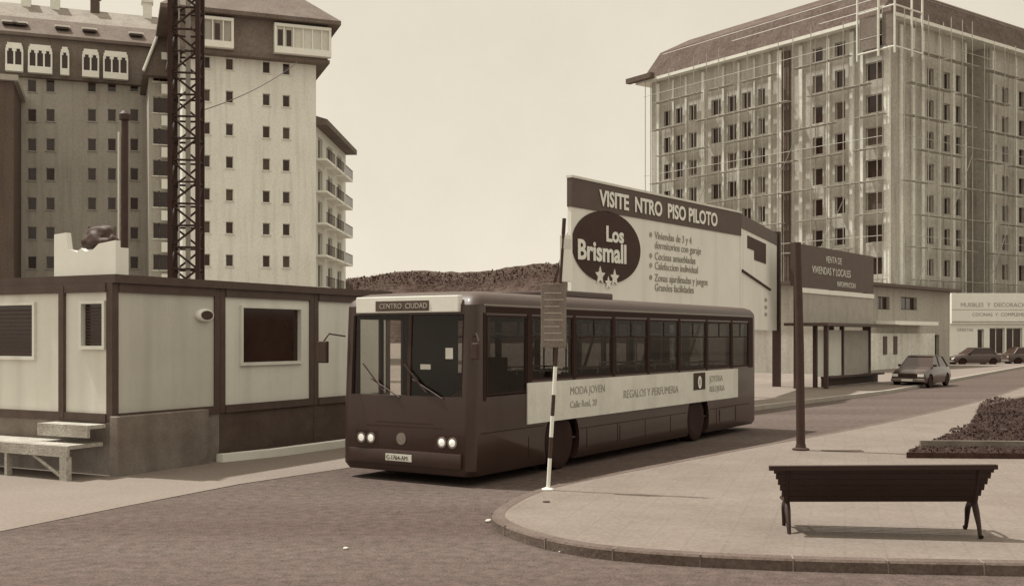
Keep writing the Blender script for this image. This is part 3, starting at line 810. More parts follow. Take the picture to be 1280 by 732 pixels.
# side face of first cabin (viewed left->right runs along -y local): build from y=6 to y=0 at x=0
sw = [(.22, .72, 2.14, 2.84), (1.94, 3.6, 1.95, 2.84)]
rects = [(6-c-.1, 6-a-.1, z0, z1) for a, c, z0, z1 in sw]
b = MB(); facade(b, (.03, 5.9), (0,-1), 5.8, zb, zt_-.15, rects, .08); b.build('side_wall', M['cabinwall2'], r)
for a, c, z0, z1 in sw:
    o = MB(); o.box(-.02, .028, a-.05, c+.05, z0-.06, z0); o.box(-.02, .028, a-.05, c+.05, z1, z1+.05); o.box(-.02,.028,a-.05,a,z0+.001,z1-.001); o.box(-.02,.028,c,c+.05,z0+.001,z1-.001)
    f = o.build('window', M['cabinwall2'], r); o = MB(); o.box(.08, .1, a, c, z0, z1); o.build('pane', M['pane'], f)
    o = MB()
    for q in range(12):
        zz = z0+.03+q*(z1-z0-.06)/12; o.box(.055, .075, a+.02, c-.02, zz, zz+.025)
    o.build('blind', M['dark'], f)
for ya in (1.14, 4.2):
    o = MB(); o.box(-.03, .1, ya, ya+.12, zb-.1, zt_-.02); o.build('joint_cover', M['cabinframe'], r)
for za, zc in ((zt_-.149, zt_-.001), (zb-.14, zb-.001)):
    o = MB(); o.box(-.02, .1, .141, 5.86, za, zc); o.build('side_rail', M['cabinframe'], r)
o = MB(); o.lathe([(.0,-.06),(.16,-.06),(.19,-.03),(.19,.025),(0,.025)], 'Y', (0,0,0), 24); v = o.build('vent', M['white'], r, True, (2.1, 0, 2.68)); v.scale = (1.1, 1, .62)
o = MB(); o.lathe([(.0,-.075),(.13,-.075),(.13,-.05),(0,-.05)], 'Y', (0,0,0), 24); vg = o.build('grille', M['dark'], v, True)
cabin(2.503, 2.74, 'site cabin with one big shuttered window between two dark posts', M['cabinwall2'], win=(.60, 2.30, 1.80, 2.84))
cabin(5.246, 2.75, 'site cabin with plain panel half hidden by the front of the bus', M['cabinwall2'])
# low white kerb along cabin foot
b = MB(); st = 2.3
pts = [(st+.0, -.25), (st+1.2, -.52), (9.5, -.75), (9.5, -.55), (st+1.2, -.32), (st, -.1)]
W_ = [(P0[0]+uC[0]*x+nCv[0]*y, P0[1]+uC[1]*x+nCv[1]*y) for x, y in pts]
b.prism(W_, .0, .15); tag(b.build('cabin_kerb', M['white']), 'low white kerb curving along the foot of the site cabins', 'kerb')
# platform by the side door
pf = empty('entrance_platform', (P0[0], P0[1], 0), thC, 'pale timber platform with braced leg beside the corner cabin', 'platform')
def side(a): return a
b = MB(); b.box(-.75, -.08, .12, 5.6, .50, .56); b.build('deck', M['timber'], pf)
b = MB(); b.box(-.80, -.752, .10, 5.6, .38, .555); b.build('beam', M['timber'], pf)
for y in (.12, 1.55, 3.2):
    b = MB(); b.box(-.80, -.70, y, y+(.16 if y < 1 else .06), 0, .379); b.build('leg', M['timber'], pf)
b = MB(); b.tube((-.75, .3, .06), (-.75, 1.0, .4), .028, n=6); b.build('brace', M['timber'], pf)
b = MB(); b.box(-.45, -.09, .05, 1.25, .80, .86); b.box(-.45, -.40, .05, 1.25, .66, .799); b.build('step', M['timber'], pf)
# cut-out white sheet housing on cabin roof
o = MB()
zr = zt_+.15
prof = [(0.05, zr), (1.55, zr), (1.55, zr+.72), (1.25, zr+.74), (1.2, zr+.46), (.98, zr+.40), (.88,zr+.46), (.78,zr+.40), (.6, zr+.42), (.45,zr+.52), (.05, zr+.56)]
f_ = [(.12, p[0], p[1]) for p in prof]; g_ = [(.22, p[0], p[1]) for p in prof]
o.loft([f_, g_])
hs = empty('roof_box', (P0[0], P0[1], 0), thC, 'white notched sheet box standing on the corner cabin roof', 'roof box')
o.build('front_sheet', M['white'], hs)
for ya in (.08, 1.44):
    o = MB(); o.box(.221, .42, ya, ya+.08, zr, zr+.45); o.build('side_sheet', M['white'], hs)
hb = bmesh.new(); bmesh.ops.create_icosphere(hb, subdivisions=4, radius=1.0)
from mathutils import noise as mn
for v in hb.verts:
    f = 1 + .35*mn.noise(v.co*1.6+Vector((3,1,7))) + .16*mn.noise(v.co*4.5)
    v.co *= f; v.co = Vector((v.co.x*.2, v.co.y*.38, max(v.co.z, -.55)*.26))
me = bpy.data.meshes.new('tarpaulin'); hb.to_mesh(me); hb.free(); me.materials.append(M['dark'])
ob = bpy.data.objects.new('tarpaulin', me); C.objects.link(ob)
for p in me.polygons: p.use_smooth = True
q_ = Matrix.Rotation(thC, 4, 'Z') @ Vector((.52, .86, 0)); ob.location = (P0[0]+q_.x, P0[1]+q_.y, zr+.60); ob.rotation_euler = (0,0,thC)
o = MB(); o.box(.32, .74, .45, 1.30, zr, zr+.455); o.build('shelf', M['pale'], hs)
tag(ob, 'dark bundled tarpaulin lying in the white roof box', 'tarpaulin')
# wall lamp hanging on third cabin is the bus mirror (built with the bus)

# ---------------------------------------------------------------- the bus
uX = unit(.541, .841); BP = (-.606, 16.3); thB = ang(uX)
bus = empty('bus', (BP[0], BP[1], 0), thB, 'dark single deck city bus with a pale advert band, facing the camera at the kerb', 'bus')
LBU, WB = 12.3, 2.62
def rr(x0, x1, y0, y1, r, z, n=6):
    P = []
    for cx_, cy_, a0 in ((x1-r, y0+r, -PI/2), (x1-r, y1-r, 0), (x0+r, y1-r, PI/2), (x0+r, y0+r, PI)):
        for i in range(n+1):
            a = a0 + PI/2*i/n; P.append((cx_+r*math.cos(a), cy_+r*math.sin(a), z))
    return P
b = MB()
def fp(i, z, fr=0): return rr(i+fr, LBU-i, i, WB-i, .15, z)
b.loft([fp(.05,.15), fp(.0,.24), fp(0,.9), fp(0,1.4,.02), fp(0.0,2.78,.09)])
body = b.build('body', M['body'], None, True)
zwB, zwT = 1.57, 2.63
ws = [(1.72, 3.1), (3.2, 4.6), (4.7, 6.1), (6.2, 7.6), (7.7, 9.1), (9.2, 10.6), (10.7, 11.75)]
cutters = [cbox(.16, LBU-.08, .07, WB-.07, .5, 2.74)]
cutters += [cbox(-.3, .4, .2, WB-.2, 1.36, 2.64)]
cutters += [cbox(.38, 1.58, -.2, .3, 1.36, zwT)]
for a, c in ws: cutters.append(cbox(a, c, -.2, .3, zwB, zwT))
for a, c in ws[1:3] + ws[4:]: cutters.append(cbox(a, c, WB-.3, WB+.2, zwB, zwT))
cutters += [cbox(.38, 1.6, WB-.3, WB+.2, .42, zwT), cbox(6.2, 7.55, WB-.3, WB+.2, .42, zwT), cbox(LBU-.4, LBU+.2, .3, WB-.3, 1.5, 2.6)]
for x in (2.73, 8.67): cutters += [ccyl((x,0,.50), .60, -.2, .5), ccyl((x,0,.50), .60, WB-.5, WB+.2)]
cut(body, cutters)
body.parent = bus
for p in body.data.polygons: p.use_smooth = True
try: body.data.set_sharp_from_angle(angle=math.radians(30))
except Exception: pass
b = MB(); b.loft([fp(0,2.782,.09), fp(.02,2.86,.12), fp(.08,2.94,.16), fp(.2,2.99,.2), fp(.5,3.02,.3)]); b.build('roof', M['roofsheen'], bus, True)
b = MB(); b.loft([[(x, -.012, z) for x, z in ((.3,2.772),(11.8,2.772),(11.8,2.80),(.3,2.80))], [(x, -.0021, z) for x, z in ((.3,2.772),(11.8,2.772),(11.8,2.80),(.3,2.80))]])
b.build('roof_edge_highlight', M['metal'], bus)  # pale strip added to stand in for the highlight along the roof edge
b = MB(); b.box(3.6, 5.6, .5, 2.0, 3.0, 3.14); b.bevel(.04).build('roof_hatch', M['roofsheen'], bus)
# glazing
b = MB(); b.loft([[(.050,.19,1.355),(.050,WB-.19,1.355),(.062,WB-.19,1.355),(.062,.19,1.355)], [(.105,.19,2.645),(.105,WB-.19,2.645),(.117,WB-.19,2.645),(.117,.19,2.645)]])
wsn = b.build('windscreen', GL, bus)
b = MB(); b.loft([[(.03,1.22,1.355),(.03,1.28,1.355),(.07,1.28,1.355),(.07,1.22,1.355)], [(.085,1.22,2.645),(.085,1.28,2.645),(.13,1.28,2.645),(.13,1.22,2.645)]]); b.build('divider', M['trim'], wsn)
b = MB()
for y in (.19, WB-.23): b.loft([[(.03,y,1.355),(.03,y+.04,1.355),(.09,y+.04,1.355),(.09,y,1.355)], [(.085,y,2.645),(.085,y+.04,2.645),(.14,y+.04,2.645),(.14,y,2.645)]])
b.box(.03, .10, .2, WB-.2, 1.33, 1.358); b.box(.085, .15, .2, WB-.2, 2.63, 2.66); b.build('seal', M['rubber'], wsn)
for y0, y1 in ((.55, 1.15), (1.4, 2.0)):
    b = MB(); b.tube((.0, y0, 1.33), (.02, y1, 1.62), .012, n=6); b.tube((-.0, y1-.28, 1.42), (.025, y1+.18, 1.86), .012, n=6); b.build('wiper', M['trim'], bus)
def side_win(a, c, y, z0=zwB, slide=True, name='side_window'):
    g = MB(); g.box(a+.03, c-.03, y, y+.012, z0+.03, zwT-.03); o = g.build(name, GLS, bus)
    g = MB(); t = .035
    g.box(a, c, y-.01, y+.03, z0, z0+t); g.box(a, c, y-.01, y+.03, zwT-t, zwT); g.box(a, a+t, y-.01, y+.03, z0+t, zwT-t); g.box(c-t, c, y-.01, y+.03, z0+t, zwT-t)
    if slide: g.box(a+t, c-t, y-.008, y+.028, zwT-.36, zwT-.33); g.box((a+c)/2-.012, (a+c)/2+.012, y-.008, y+.028, zwT-.329, zwT-t)
    g.build('frame', M['rubber'], o); return o
side_win(.40, 1.57, .012, 1.38, False, 'driver_window')
for a, c in ws: side_win(a, c, .012, slide=c-a > 1)
for a, c in ws[1:3] + ws[4:]: side_win(a, c, WB-.03, slide=c-a > 1)
for a, c in ((.38, 1.6), (6.2, 7.55)):
    for k in range(2):
        x0 = a+(c-a)/2*k; x1 = x0+(c-a)/2-.01
        g = MB(); g.box(x0+.04, x1-.04, WB-.03, WB-.02, .55, zwT-.05); o = g.build('door', GL, bus)
        g = MB(); g.box(x0, x0+.04, WB-.05, WB-.005, .42, zwT); g.box(x1-.04, x1, WB-.05, WB-.005, .42, zwT); g.box(x0+.04, x1-.04, WB-.05, WB-.005, .42, .55); g.box(x0+.04, x1-.04, WB-.05, WB-.005, zwT-.05, zwT)
        g.build('frame', M['trim'], o)
g = MB(); g.box(LBU-.03, LBU-.02, .3, WB-.3, 1.5, 2.6); g.build('rear_window', GLS, bus)
for a, c in [(1.582,1.718)]+[(p[1]+.002, q[0]-.002) for p, q in zip(ws, ws[1:])]+[(11.752,12.05)]:
    b = MB(); b.box(a, c, -.007, -.0008, 1.54, 2.66); b.build('pillar_cover', M['rubber'], bus)
b = MB(); b.box(.38, 12.05, -.006, -.0005, 2.662, 2.76); b.build('cant_rail', M['rubber'], bus)
b = MB(); b.box(.3, .378, -.006, -.0005, 1.30, 2.66); b.build('pillar_cover', M['rubber'], bus)
# destination display
b = MB(); b.box(.02, .14, .27, 2.32, 2.672, 2.93); b.bevel(.015); db = b.build('destination_box', M['white'], bus)
b = MB(); b.box(.008, .019, .83, 1.90, 2.70, 2.86); ds = b.build('display', M['signd'], db)
text('CENTRO  CIUDAD', .115, M['facR'], ds, (.004, 1.82, 2.74), (0,-1), ext=.002)
# headlamps
for y in (.36, .56, 1.98, 2.18):
    b = MB(); b.lathe([(0,-.015),(.05,-.012),(.068,0),(.068,.03),(0,.03)], 'X', (0,0,0), 20); o = b.build('headlight', M['lamp'], bus, True, (-.012, y, .665))
    b = MB(); b.lathe([(.07,-.006),(.088,-.006),(.088,.028),(.07,.028)], 'X', (0,0,0), 20); b.build('bezel', M['metal'], o, True)
for y0, y1 in ((.24, .70), (1.84, 2.30)):
    b = MB(); b.box(-.004, .02, y0, y1, .55, .78); b.build('lamp_panel', M['trim'], bus)
for y in (.10, 2.28):
    b = MB(); b.box(.001 if y < 1 else .001, .03, y+.06, y+.12, .60, .70); b.build('indicator', M['signm'], bus)
b = MB(); b.box(-.045, .06, .18, WB-.18, .26, .50); b.bevel(.03, 2); bm_ = b.build('front_bumper', M['body'], bus, True)
b = MB(); b.box(-.056, -.0451, 1.12, 1.64, .33, .44); pl = b.build('number_plate', M['cream'], bm_)
text('C-1764-AM', .095, M['inkm'], pl, (-.060, 1.625, .352), (0,-1), ext=.002, sx=.95)
b = MB(); b.box(-.004, .03, .55, WB-.55, .86, .885); b.box(-.004, .03, .75, WB-.75, .93, .945); b.build('grille_strip', M['trim'], bus)
b = MB(); b.lathe([(.075,-.012),(.095,-.012),(.095,.012),(.075,.012)], 'X', (-.002, 1.36, .68), 20)
for a in (90, 210, 330): b.tube((-.002, 1.36, .68), (-.002, 1.36+.08*math.cos(math.radians(a)), .68+.08*math.sin(math.radians(a))), .008, n=5)
b.build('emblem', M['metal'], bus)
# body seams, skirt line, flaps
b = MB(); b.box(.24, 2.1, -.006, -.0005, .80, .812); b.box(3.36, 8.04, -.006, -.0005, .66, .672); b.box(9.3, 11.8, -.006, -.0005, .66, .672)
for x in (1.62, 3.6, 4.8, 6.0, 7.2, 9.7, 10.9): b.box(x, x+.01, -.005, -.0004, .3, .655)
b.build('panel_seam', M['rubber'], bus)
for x, w in ((4.9, .8), (9.9, .9)):
    b = MB(); b.box(x, x+w, -.009, -.0062, .34, .62); b.build('service_flap', M['body'], bus)
# advert band
b = MB(); b.box(1.56, 11.0, -.022, -.003, .86, 1.535)
ad = b.build('advert_band', M['advert'], bus)
for x in (2.73, 8.67): cut(ad, [ccyl((x,0,.50), .60, -.2, .2)])
for wd, t, z, sz in (('MODA JOVEN', 2.95, 1.28, .20), ('Calle Real, 20', 2.95, 1.05, .17), ('REGALOS Y PERFUMERIA', 5.0, 1.12, .22), ('JOYERIA', 9.25, 1.28, .20), ('RELOJERIA', 9.25, 1.06, .18)): text(wd, sz, M['inkl'], ad, (t, -.026, z), (1,0), ext=.003, sx=1.05)
b = MB(); b.box(8.35, 9.0, -.028, -.0221, 1.13, 1.50); lg = b.build('logo_block', M['inkm'], ad)
text('0', .36, M['white'], ad, (8.58, -.036, 1.17), (1,0), 'logo_letter', offset=.012)
# wheels
def wheel(x, y, sgn):
    o = MB(); o.lathe([(.27,-.13),(.40,-.15),(.475,-.12),(.49,0),(.475,.12),(.40,.15),(.27,.13)], 'Y', (0,0,0), 36); w = o.build('wheel', M['rubber'], bus, True, (x, y, .49))
    o = MB(); s_ = sgn
    o.lathe([(0,.02*s_),(.09,.02*s_),(.10,.09*s_),(.13,.09*s_),(.15,.02*s_),(.23,.0),(.275,.10*s_),(.285,.10*s_),(.285,-.05*s_),(0,-.05*s_)], 'Y', (0,0,0), 28); rm = o.build('rim', M['rim'], w, True)
    o = MB()
    for k in range(8):
        a = k*PI/4; o.tube((.175*math.cos(a), 0, .175*math.sin(a)), (.175*math.cos(a), .05*s_, .175*math.sin(a)), .016, n=6)
    o.build('nut', M['metal'], w)
    o = MB(); o.lathe([(.0,-.2*s_),(.58,-.2*s_),(.58,-.16*s_),(0,-.16*s_)], 'Y', (0,0,0), 24); 
    o.build('axle_shield', M['rubber'], w)
for x in (2.73, 8.67): wheel(x, .19, -1); wheel(x, WB-.19, 1)
b = MB(); b.box(.5, 11.7, .35, WB-.35, .24, .49); b.build('chassis', M['rubber'], bus)
# mirrors
for side_, y in ((1, WB), (-1, 0)):
    b = MB(); b.path([(.1, y, 2.3), (-.12, y+.16*side_, 2.34), (-.16, y+.24*side_, 2.22)], .014, 6); a = b.build('mirror_arm', M['dark'], bus)
    b = MB(); b.box(-.2, -.13, y+.15*side_-(.0 if side_ > 0 else .0), y+.36*side_, 1.86, 2.22) if side_ > 0 else b.box(-.2, -.13, y-.24, y-.12, 1.95, 2.2)
    b.bevel(.02); b.build('mirror', M['dark'], a)
# interior
b = MB(); b.box(.17, LBU-.09, .08, WB-.08, .505, .53); b.build('floor', M['inner'], bus)
b = MB(); b.loft([[(.17,.1,1.30),(.17,WB-1.0,1.30),(.62,WB-1.0,1.22),(.62,.1,1.22)], [(.17,.1,.53),(.17,WB-1.0,.53),(.5,WB-1.0,.53),(.5,.1,.53)]]); b.build('dashboard', M['dark'], bus)
b = MB(); b.lathe([(.21,-.012),(.235,-.012),(.235,.012),(.21,.012)], 'Z', (0,0,0), 28)
b.tube((-.22,0,0),(.22,0,0), .012, n=6); b.tube((0,0,0),(0,0,-.3), .03, n=8)
st_ = b.build('steering_wheel', M['trim'], bus, True, (.72, .68, 1.32)); st_.rotation_euler = (0, math.radians(-28), 0)
def bus_seat(x, y, mm=M['seatm']):
    s_ = MB(); s_.box(0, .42, 0, .86, .95, 1.05); s_.loft([[(.38,.0,1.03),(.46,0,1.03),(.46,.86,1.03),(.38,.86,1.03)], [(.48,.02,1.62),(.54,.02,1.62),(.54,.84,1.62),(.48,.84,1.62)]])
    s_.box(.1,.3,.35,.5,.53,.95)
    o = s_.build('passenger_seat', mm, bus, False, (x, y, 0))
    g = MB(); g.path([(.5,.05,1.6),(.5,.05,1.70),(.5,.8,1.70),(.5,.8,1.6)], .016, 6); g.build('grab_bar', M['pale'], o); return o
s0 = bus_seat(2.2, .12)
for i in range(1, 11):
    if i*.82+2.2 < 11.2: inst(s0, bus, (2.2+i*.82, .12, 0))
for i in range(1, 11):
    if i not in (4, 5, 6): inst(s0, bus, (2.2+i*.82, 1.52, 0))
s_ = MB(); s_.box(1.12, 1.6, .42, .94, .98, 1.1); s_.box(1.58, 1.7, .45, .92, 1.1, 1.95); s_.box(1.25,1.45,.58,.78,.53,.98); s_.bevel(.02); s_.build('driver_seat', M['seatm'], bus)
s_ = MB(); s_.box(1.85, 1.88, .1, 1.0, .53, 1.45); s_.build('partition', M['inner'], bus)
for x in (1.95, 4.6, 6.1, 7.65, 10.0):
    for y in (1.0, 1.5):
        s_ = MB(); s_.tube((x,y,.53),(x,y,2.73), .018, n=8); s_.build('handrail', M['pale'], bus)
s_ = MB(); s_.tube((2,.95,2.35),(11,.95,2.35), .018, n=8); s_.tube((2,1.55,2.35),(11,1.55,2.35), .018, n=8); s_.build('ceiling_rail', M['pale'], bus)
for x in (3.2, 6.6, 9.4):
    s_ = MB(); s_.box(x, x+1.2, .35, .50, 2.68, 2.735); s_.build('light_strip', M['white'], bus)

b = MB(); b.box(.085, .09, .42, .56, 1.95, 2.12); b.box(.085, .09, .85, 1.05, 1.78, 1.86); b.build('windscreen_card', M['white'], bus)
b = MB(); b.box(.2, .34, .35, .62, 1.302, 1.34); b.build('dashboard_card', M['pale'], bus)

# ---------------------------------------------------------------- billboard behind the bus
uV = unit(.751, 1.0); V0 = (K(714)*30.0, 30.0)
bb = empty('billboard', (V0[0], V0[1], 0), ang(uV), 'big housing billboard with a dark header and a round dark emblem standing behind the bus', 'billboard')
LV = along(V0, uV, 925); zb0, zb1 = 2.85, hgt(222, 30.0)
zh = hgt(258, 30.0)
b = MB(); b.box(0, LV, 0, .12, zb0, zh-.002); fc = b.build('face_panel', M['bill'], bb)
b = MB(); b.box(-.02, LV+.05, -.03, .13, zh, zb1); hdr = b.build('header_panel', M['signd'], bb)
b = MB(); b.box(-.03, LV+.06, -.05, .15, zb1+.002, zb1+.07); b.build('edge_trim', M['cream'], bb)
hh = zb1-zh
text('VISITE  NTRO  PISO PILOTO', hh*.78, M['white'], hdr, (along(V0,uV,748), -.05, zh+hh*.22), (1,0), offset=.018, sx=(along(V0,uV,903)-along(V0,uV,748))/(hh*.78*13.2))
cxL = along(V0, uV, 759); czL = hgt(309, V0[1]+uV[1]*cxL); rL = (along(V0,uV,802)-along(V0,uV,717))/2
b = MB(); b.lathe([(0,-.03),(1,-.03),(1,-.002),(0,-.002)], 'Y', (0,0,0), 48); em = b.build('emblem', M['inkm'], fc, False, (cxL, 0, czL)); em.scale = (rL, 1, 1.05)
text('Los', .62, M['white'], fc, (cxL-.15, -.045, czL+.18), (1,0), offset=.02, sx=1.15)
text('Brismall', .78, M['white'], fc, (cxL-rL*.88, -.045, czL-.42), (1,0), offset=.022, sx=rL*1.72/3.0)
b = MB()
for xx, zz, s_ in ((-.45,-.85,.28),(.35,-.88,.26),(0,-1.05,.2)):
    pts = []
    for k in range(10):
        a = k*PI/5+PI/2; r_ = s_ if k % 2 == 0 else s_*.45; pts.append((cxL+xx+r_*math.cos(a), czL+zz+r_*math.sin(a)))
    b.loft([[(p[0], -.05, p[1]) for p in pts], [(p[0], -.031, p[1]) for p in pts]])
b.build('leaf_mark', M['bill'], fc)
for k, (py, wd) in enumerate(((290,'Viviendas de 3 y 4'), (302,'dormitorios con garaje'), (316,'Cocinas amuebladas'), (328,'Calefaccion individual'), (343,'Zonas ajardinadas y juegos'), (355,'Grandes facilidades'))):
    t0 = along(V0, uV, 816); z = hgt(py+4, V0[1]+uV[1]*t0) - .1
    if k in (0, 2, 3, 4):
        bull = [(t0-.14+.09*math.cos(a*PI/4), z+.11+.08*math.sin(a*PI/4)) for a in range(8)]
        b = MB(); b.loft([[(p[0], -.016, p[1]) for p in bull], [(p[0], -.003, p[1]) for p in bull]]); b.build('bullet_mark', M['inkl'], fc)
    text(wd, .34, M['inkl'], fc, (t0+.1, -.012, z), (1,0), sx=1.0)
# return panel angled away
uV2 = unit(.418, 1.0); V1 = (V0[0]+uV[0]*LV, V0[1]+uV[1]*LV); L2 = along(V1, uV2, 971)
dth = ang(uV2)-ang(uV)
def q2(t, d=0): return (LV+math.cos(dth)*t - math.sin(dth)*d, math.sin(dth)*t + math.cos(dth)*d)
b = MB(); b.prism([q2(.12,0), q2(L2,0), q2(L2,.12), q2(.12,.12)], zb0-.3, zb1-.5); sp = b.build('side_panel', M['bill'], bb)
b = MB(); b.prism([q2(.12,-.03), q2(L2,-.03), q2(L2,.13), q2(.12,.13)], zb1-.498, zb1); b.build('side_header', M['signd'], bb)
ta_, tb_ = along(V1, uV2, 934)*1.0, along(V1, uV2, 957)
za, zb_ = hgt(300, 42), hgt(326, 42)
b = MB(); b.prism([q2(ta_,-.02), q2(tb_,-.02), q2(tb_,-.003), q2(ta_,-.003)], zb_+.35, za); b.prism([q2(ta_*.65+tb_*.35,-.02), q2(tb_,-.02), q2(tb_,-.003), q2(ta_*.65+tb_*.35,-.003)], zb_, zb_+.349)
b.build('picture_block', M['inkm'], sp)
b = MB(); t0, t1 = along(V1,uV2,922), along(V1,uV2,962); pa, pb = q2(max(t0,.3),-.03), q2(t1,-.03)
b.tube((*pa, hgt(340, 40)), (*pb, hgt(361, 44)), .05, n=6); b.build('printed_line', M['inkm'], sp)
b = MB(); tq = along(V1,uV2,957); 
for k in range(3): 
    p = q2(tq,-.02); b.prism([q2(tq-.25,-.02), q2(tq+.25,-.02), q2(tq+.25,-.003), q2(tq-.25,-.003)], hgt(395-k*9, 44), hgt(391-k*9, 44))
b.build('lettering', M['inkl'], sp)
for t in (.6, LV*.33, LV*.66, LV-.4):
    b = MB(); b.box(t-.1, t+.1, .125, .32, 0, zb1-.2); b.tube((t, .3, zb1-1), (t, 2.4, 0), .05, n=6); b.build('leg', M['dark'], bb)
for t, w in ((L2+.22, .36),):
    p = q2(t, 0); c = MB(); c.prism([q2(t-w/2,-.12), q2(t+w/2,-.12), q2(t+w/2,.2), q2(t-w/2,.2)], 0, zb1+.1); c.build('end_post', M['dark'], bb)

# ---------------------------------------------------------------- pole in front + sign board + shelter
px_, py_ = G(1001, 562, .12)
sp_ = empty('post', (px_, py_, .12), 0, 'dark round post standing on the pavement in front of the brown sign board', 'post')
b = MB(); b.path([(0,0,0),(-.02,0,2.0),(-.07,0,hgt(303,py_)-.12)], [.085,.08,.075], 14); b.build('shaft', M['dark'], sp_, True)
b = MB(); b.lathe([(0,0),(.16,0),(.16,.03),(.1,.05),(.09,.12),(0,.12)], 'Z', (0,0,0), 18); b.build('base_collar', M['dark'], sp_, True)

Ys = 44.0; uS = unit(.751, 1.0); Z0 = (K(992)*Ys, Ys)
sg = empty('sign_board', (Z0[0], Z0[1], 0), ang(uS), 'wide board with dark lettered top over a grey panel, beside the dark post', 'sign')
Ls = along(Z0, uS, 1092)
z1, z0 = hgt(303, Ys), hgt(357, Ys)
b = MB(); b.box(0, Ls, 0, .15, z0, z1); top = b.build('top_panel', M['signd'], sg)
b = MB(); b.box(.003, .28, -.03, -.001, z0, z1); b.build('edge_trim', M['inkm'], top)
b = MB(); random.seed(31)
b.b.free()
for wd, t, z, sz in (('VENTA DE', .36, .62, .42), ('VIVIENDAS Y LOCALES', .20, 1.15, .46), ('INFORMACION', .5, 1.62, .34)): text(wd, sz, M['facR2'], top, (Ls*t, -.012, z1-z), (1,0))
b = MB(); b.box(.7, Ls, .02, .13, hgt(403, Ys), z0-.25); lp = b.build('lower_panel', M['signm'], sg)
b = MB(); b.box(.7, Ls, -.03, .15, z0-.249, z0-.05); b.build('white_strip', M['white'], sg)
for t in (.9, Ls*.5, Ls-.5):
    b = MB(); b.box(t-.08, t+.08, .16, .34, 0, z1-.1); b.build('leg', M['dark'], sg)

# bus shelter
Yh = 46.5; H0_ = G(1019, 484, .12); uH = unit(.76, 1.0)
sh = empty('bus_shelter', (H0_[0], H0_[1], .12), ang(uH), 'open bus shelter with thin dark posts and a flat roof across the road', 'bus shelter')
Lh = along(H0_, uH, 1086)
b = MB(); b.box(-1.2, Lh+1.3, -1.0, .9, 2.62, 2.74); b.build('roof', M['signd'], sh)
for t in (-.9, 0, Lh*.47, Lh):
    b = MB(); b.box(t-.08, t+.08, -.9 if t < -.5 else -.08, -.74 if t < -.5 else .08, 0, 2.619); b.build('post', M['dark'], sh)
for a, c in ((.12, Lh*.47-.12), (Lh*.47+.12, Lh-.12)):
    b = MB(); b.box(a, c, -.02, .02, .45, 2.45); b.build('back_panel', M['cream'] if a < 1 else M['signm'], sh)
b = MB(); b.box(.1, Lh+.4, -.62, -.2, .38, .46); b.box(.1, Lh+.4, -.3, -.22, .02, .379); b.build('seat', M['dark'], sh)
# ---------------------------------------------------------------- thin bus-stop pole in front of bus
p_ = G(685, 612, .12)
bs = empty('bus_stop_pole', (p_[0], p_[1], .12), 0, 'thin leaning bus stop pole, reflections painted as bands, at the kerb in front of the bus', 'bus stop')
def pp(z): return (.06*z, 0, z)
zz = [0, .45, .75, 1.05, 1.35, 1.75, 2.05, 2.4, 3.85]  # reflections along the pole, painted as alternating white and dark bands
for i, (a, c) in enumerate(zip(zz, zz[1:])):
    b = MB(); b.tube(pp(a+(.001 if i else 0)), pp(c), .028, n=12); b.build('pole_reflection_band', M['white'] if i % 2 == 0 else M['dark'], bs, True)
b = MB(); b.lathe([(0,0),(.09,0),(.09,.02),(.035,.04),(0,.04)], 'Z', (0,0,0), 16); b.build('foot', M['pale'], bs, True)
tp = MB(); tp.box(.165, .345, -.02, .02, 2.95, 3.62); tp.bevel(.012); f = tp.build('stop_flag', M['white'], bs)
tp = MB(); tp.box(.18, .33, -.024, -.0201, 3.42, 3.56); tp.build('stop_symbol', M['cream'], f)
tp = MB(); tp.box(-.10, .26, -.03, .03, 2.02, 2.93); tp.bevel(.012); f = tp.build('timetable_case', M['plinth'], bs)
tp = MB(); random.seed(8)
for k in range(8): tp.box(-.06, .22-.03*(k%3), -.034, -.0301, 2.12+k*.095, 2.135+k*.095)
tp.build('timetable_line', M['signm'], f)

# ---------------------------------------------------------------- bench
bx, by = G(1103, 668, .12)
bn = empty('park_bench', (bx, by, .12), math.radians(-3), 'dark slatted park bench seen from behind on the pavement', 'bench')
bn.rotation_euler = (0, math.radians(-1.3), math.radians(-8)); bn.location.z = .105; bn.scale = (1.035, 1.035, 1.02)
Lb = 1.10      # half length
# backrest: bottom at y .1, z .34 ; top at y -.16, z .78
def slat(y0, z0, y1, z1, th, m='bench', name='backrest'):
    d = Vector((0, y1-y0, z1-z0)).normalized(); n_ = Vector((0, -d.z, d.y))
    return d, n_
b = MB()
n_sl = 6
y0, z0, y1, z1 = .12, .36, -.10, .76
d = Vector((0, y1-y0, z1-z0)); ln = d.length; d.normalize(); nn = Vector((0, d.z, -d.y))
hl0, hl1 = 1.00, 1.14
for k in range(n_sl):
    a = ln*k/n_sl+.004; c = ln*(k+1)/n_sl-.004
    xa = hl0+(hl1-hl0)*k/n_sl
    P = []
    for t, o_ in ((a,-.016),(c,-.016),(c,.016),(a,.016)): P.append(Vector((0,y0,z0))+d*t+nn*o_)
    b.loft([[(-xa, p.y, p.z) for p in P], [(xa, p.y, p.z) for p in P]])
b.build('backrest', M['bench'], bn)
b = MB(); P = [Vector((0,y1,z1))+Vector((0,q[0],q[1])) for q in ((-.05,-.03),(.03,-.03),(.03,.018),(-.05,.018))]
b.loft([[(-1.17, p.y, p.z) for p in P], [(1.14, p.y, p.z) for p in P]]); b.build('top_rail', M['bench'], bn)
b = MB()
for k in range(5): b.box(-1.0, 1.0, .13+k*.085, .20+k*.085, .355-k*.006, .38-k*.006)
b.build('seat', M['bench'], bn)
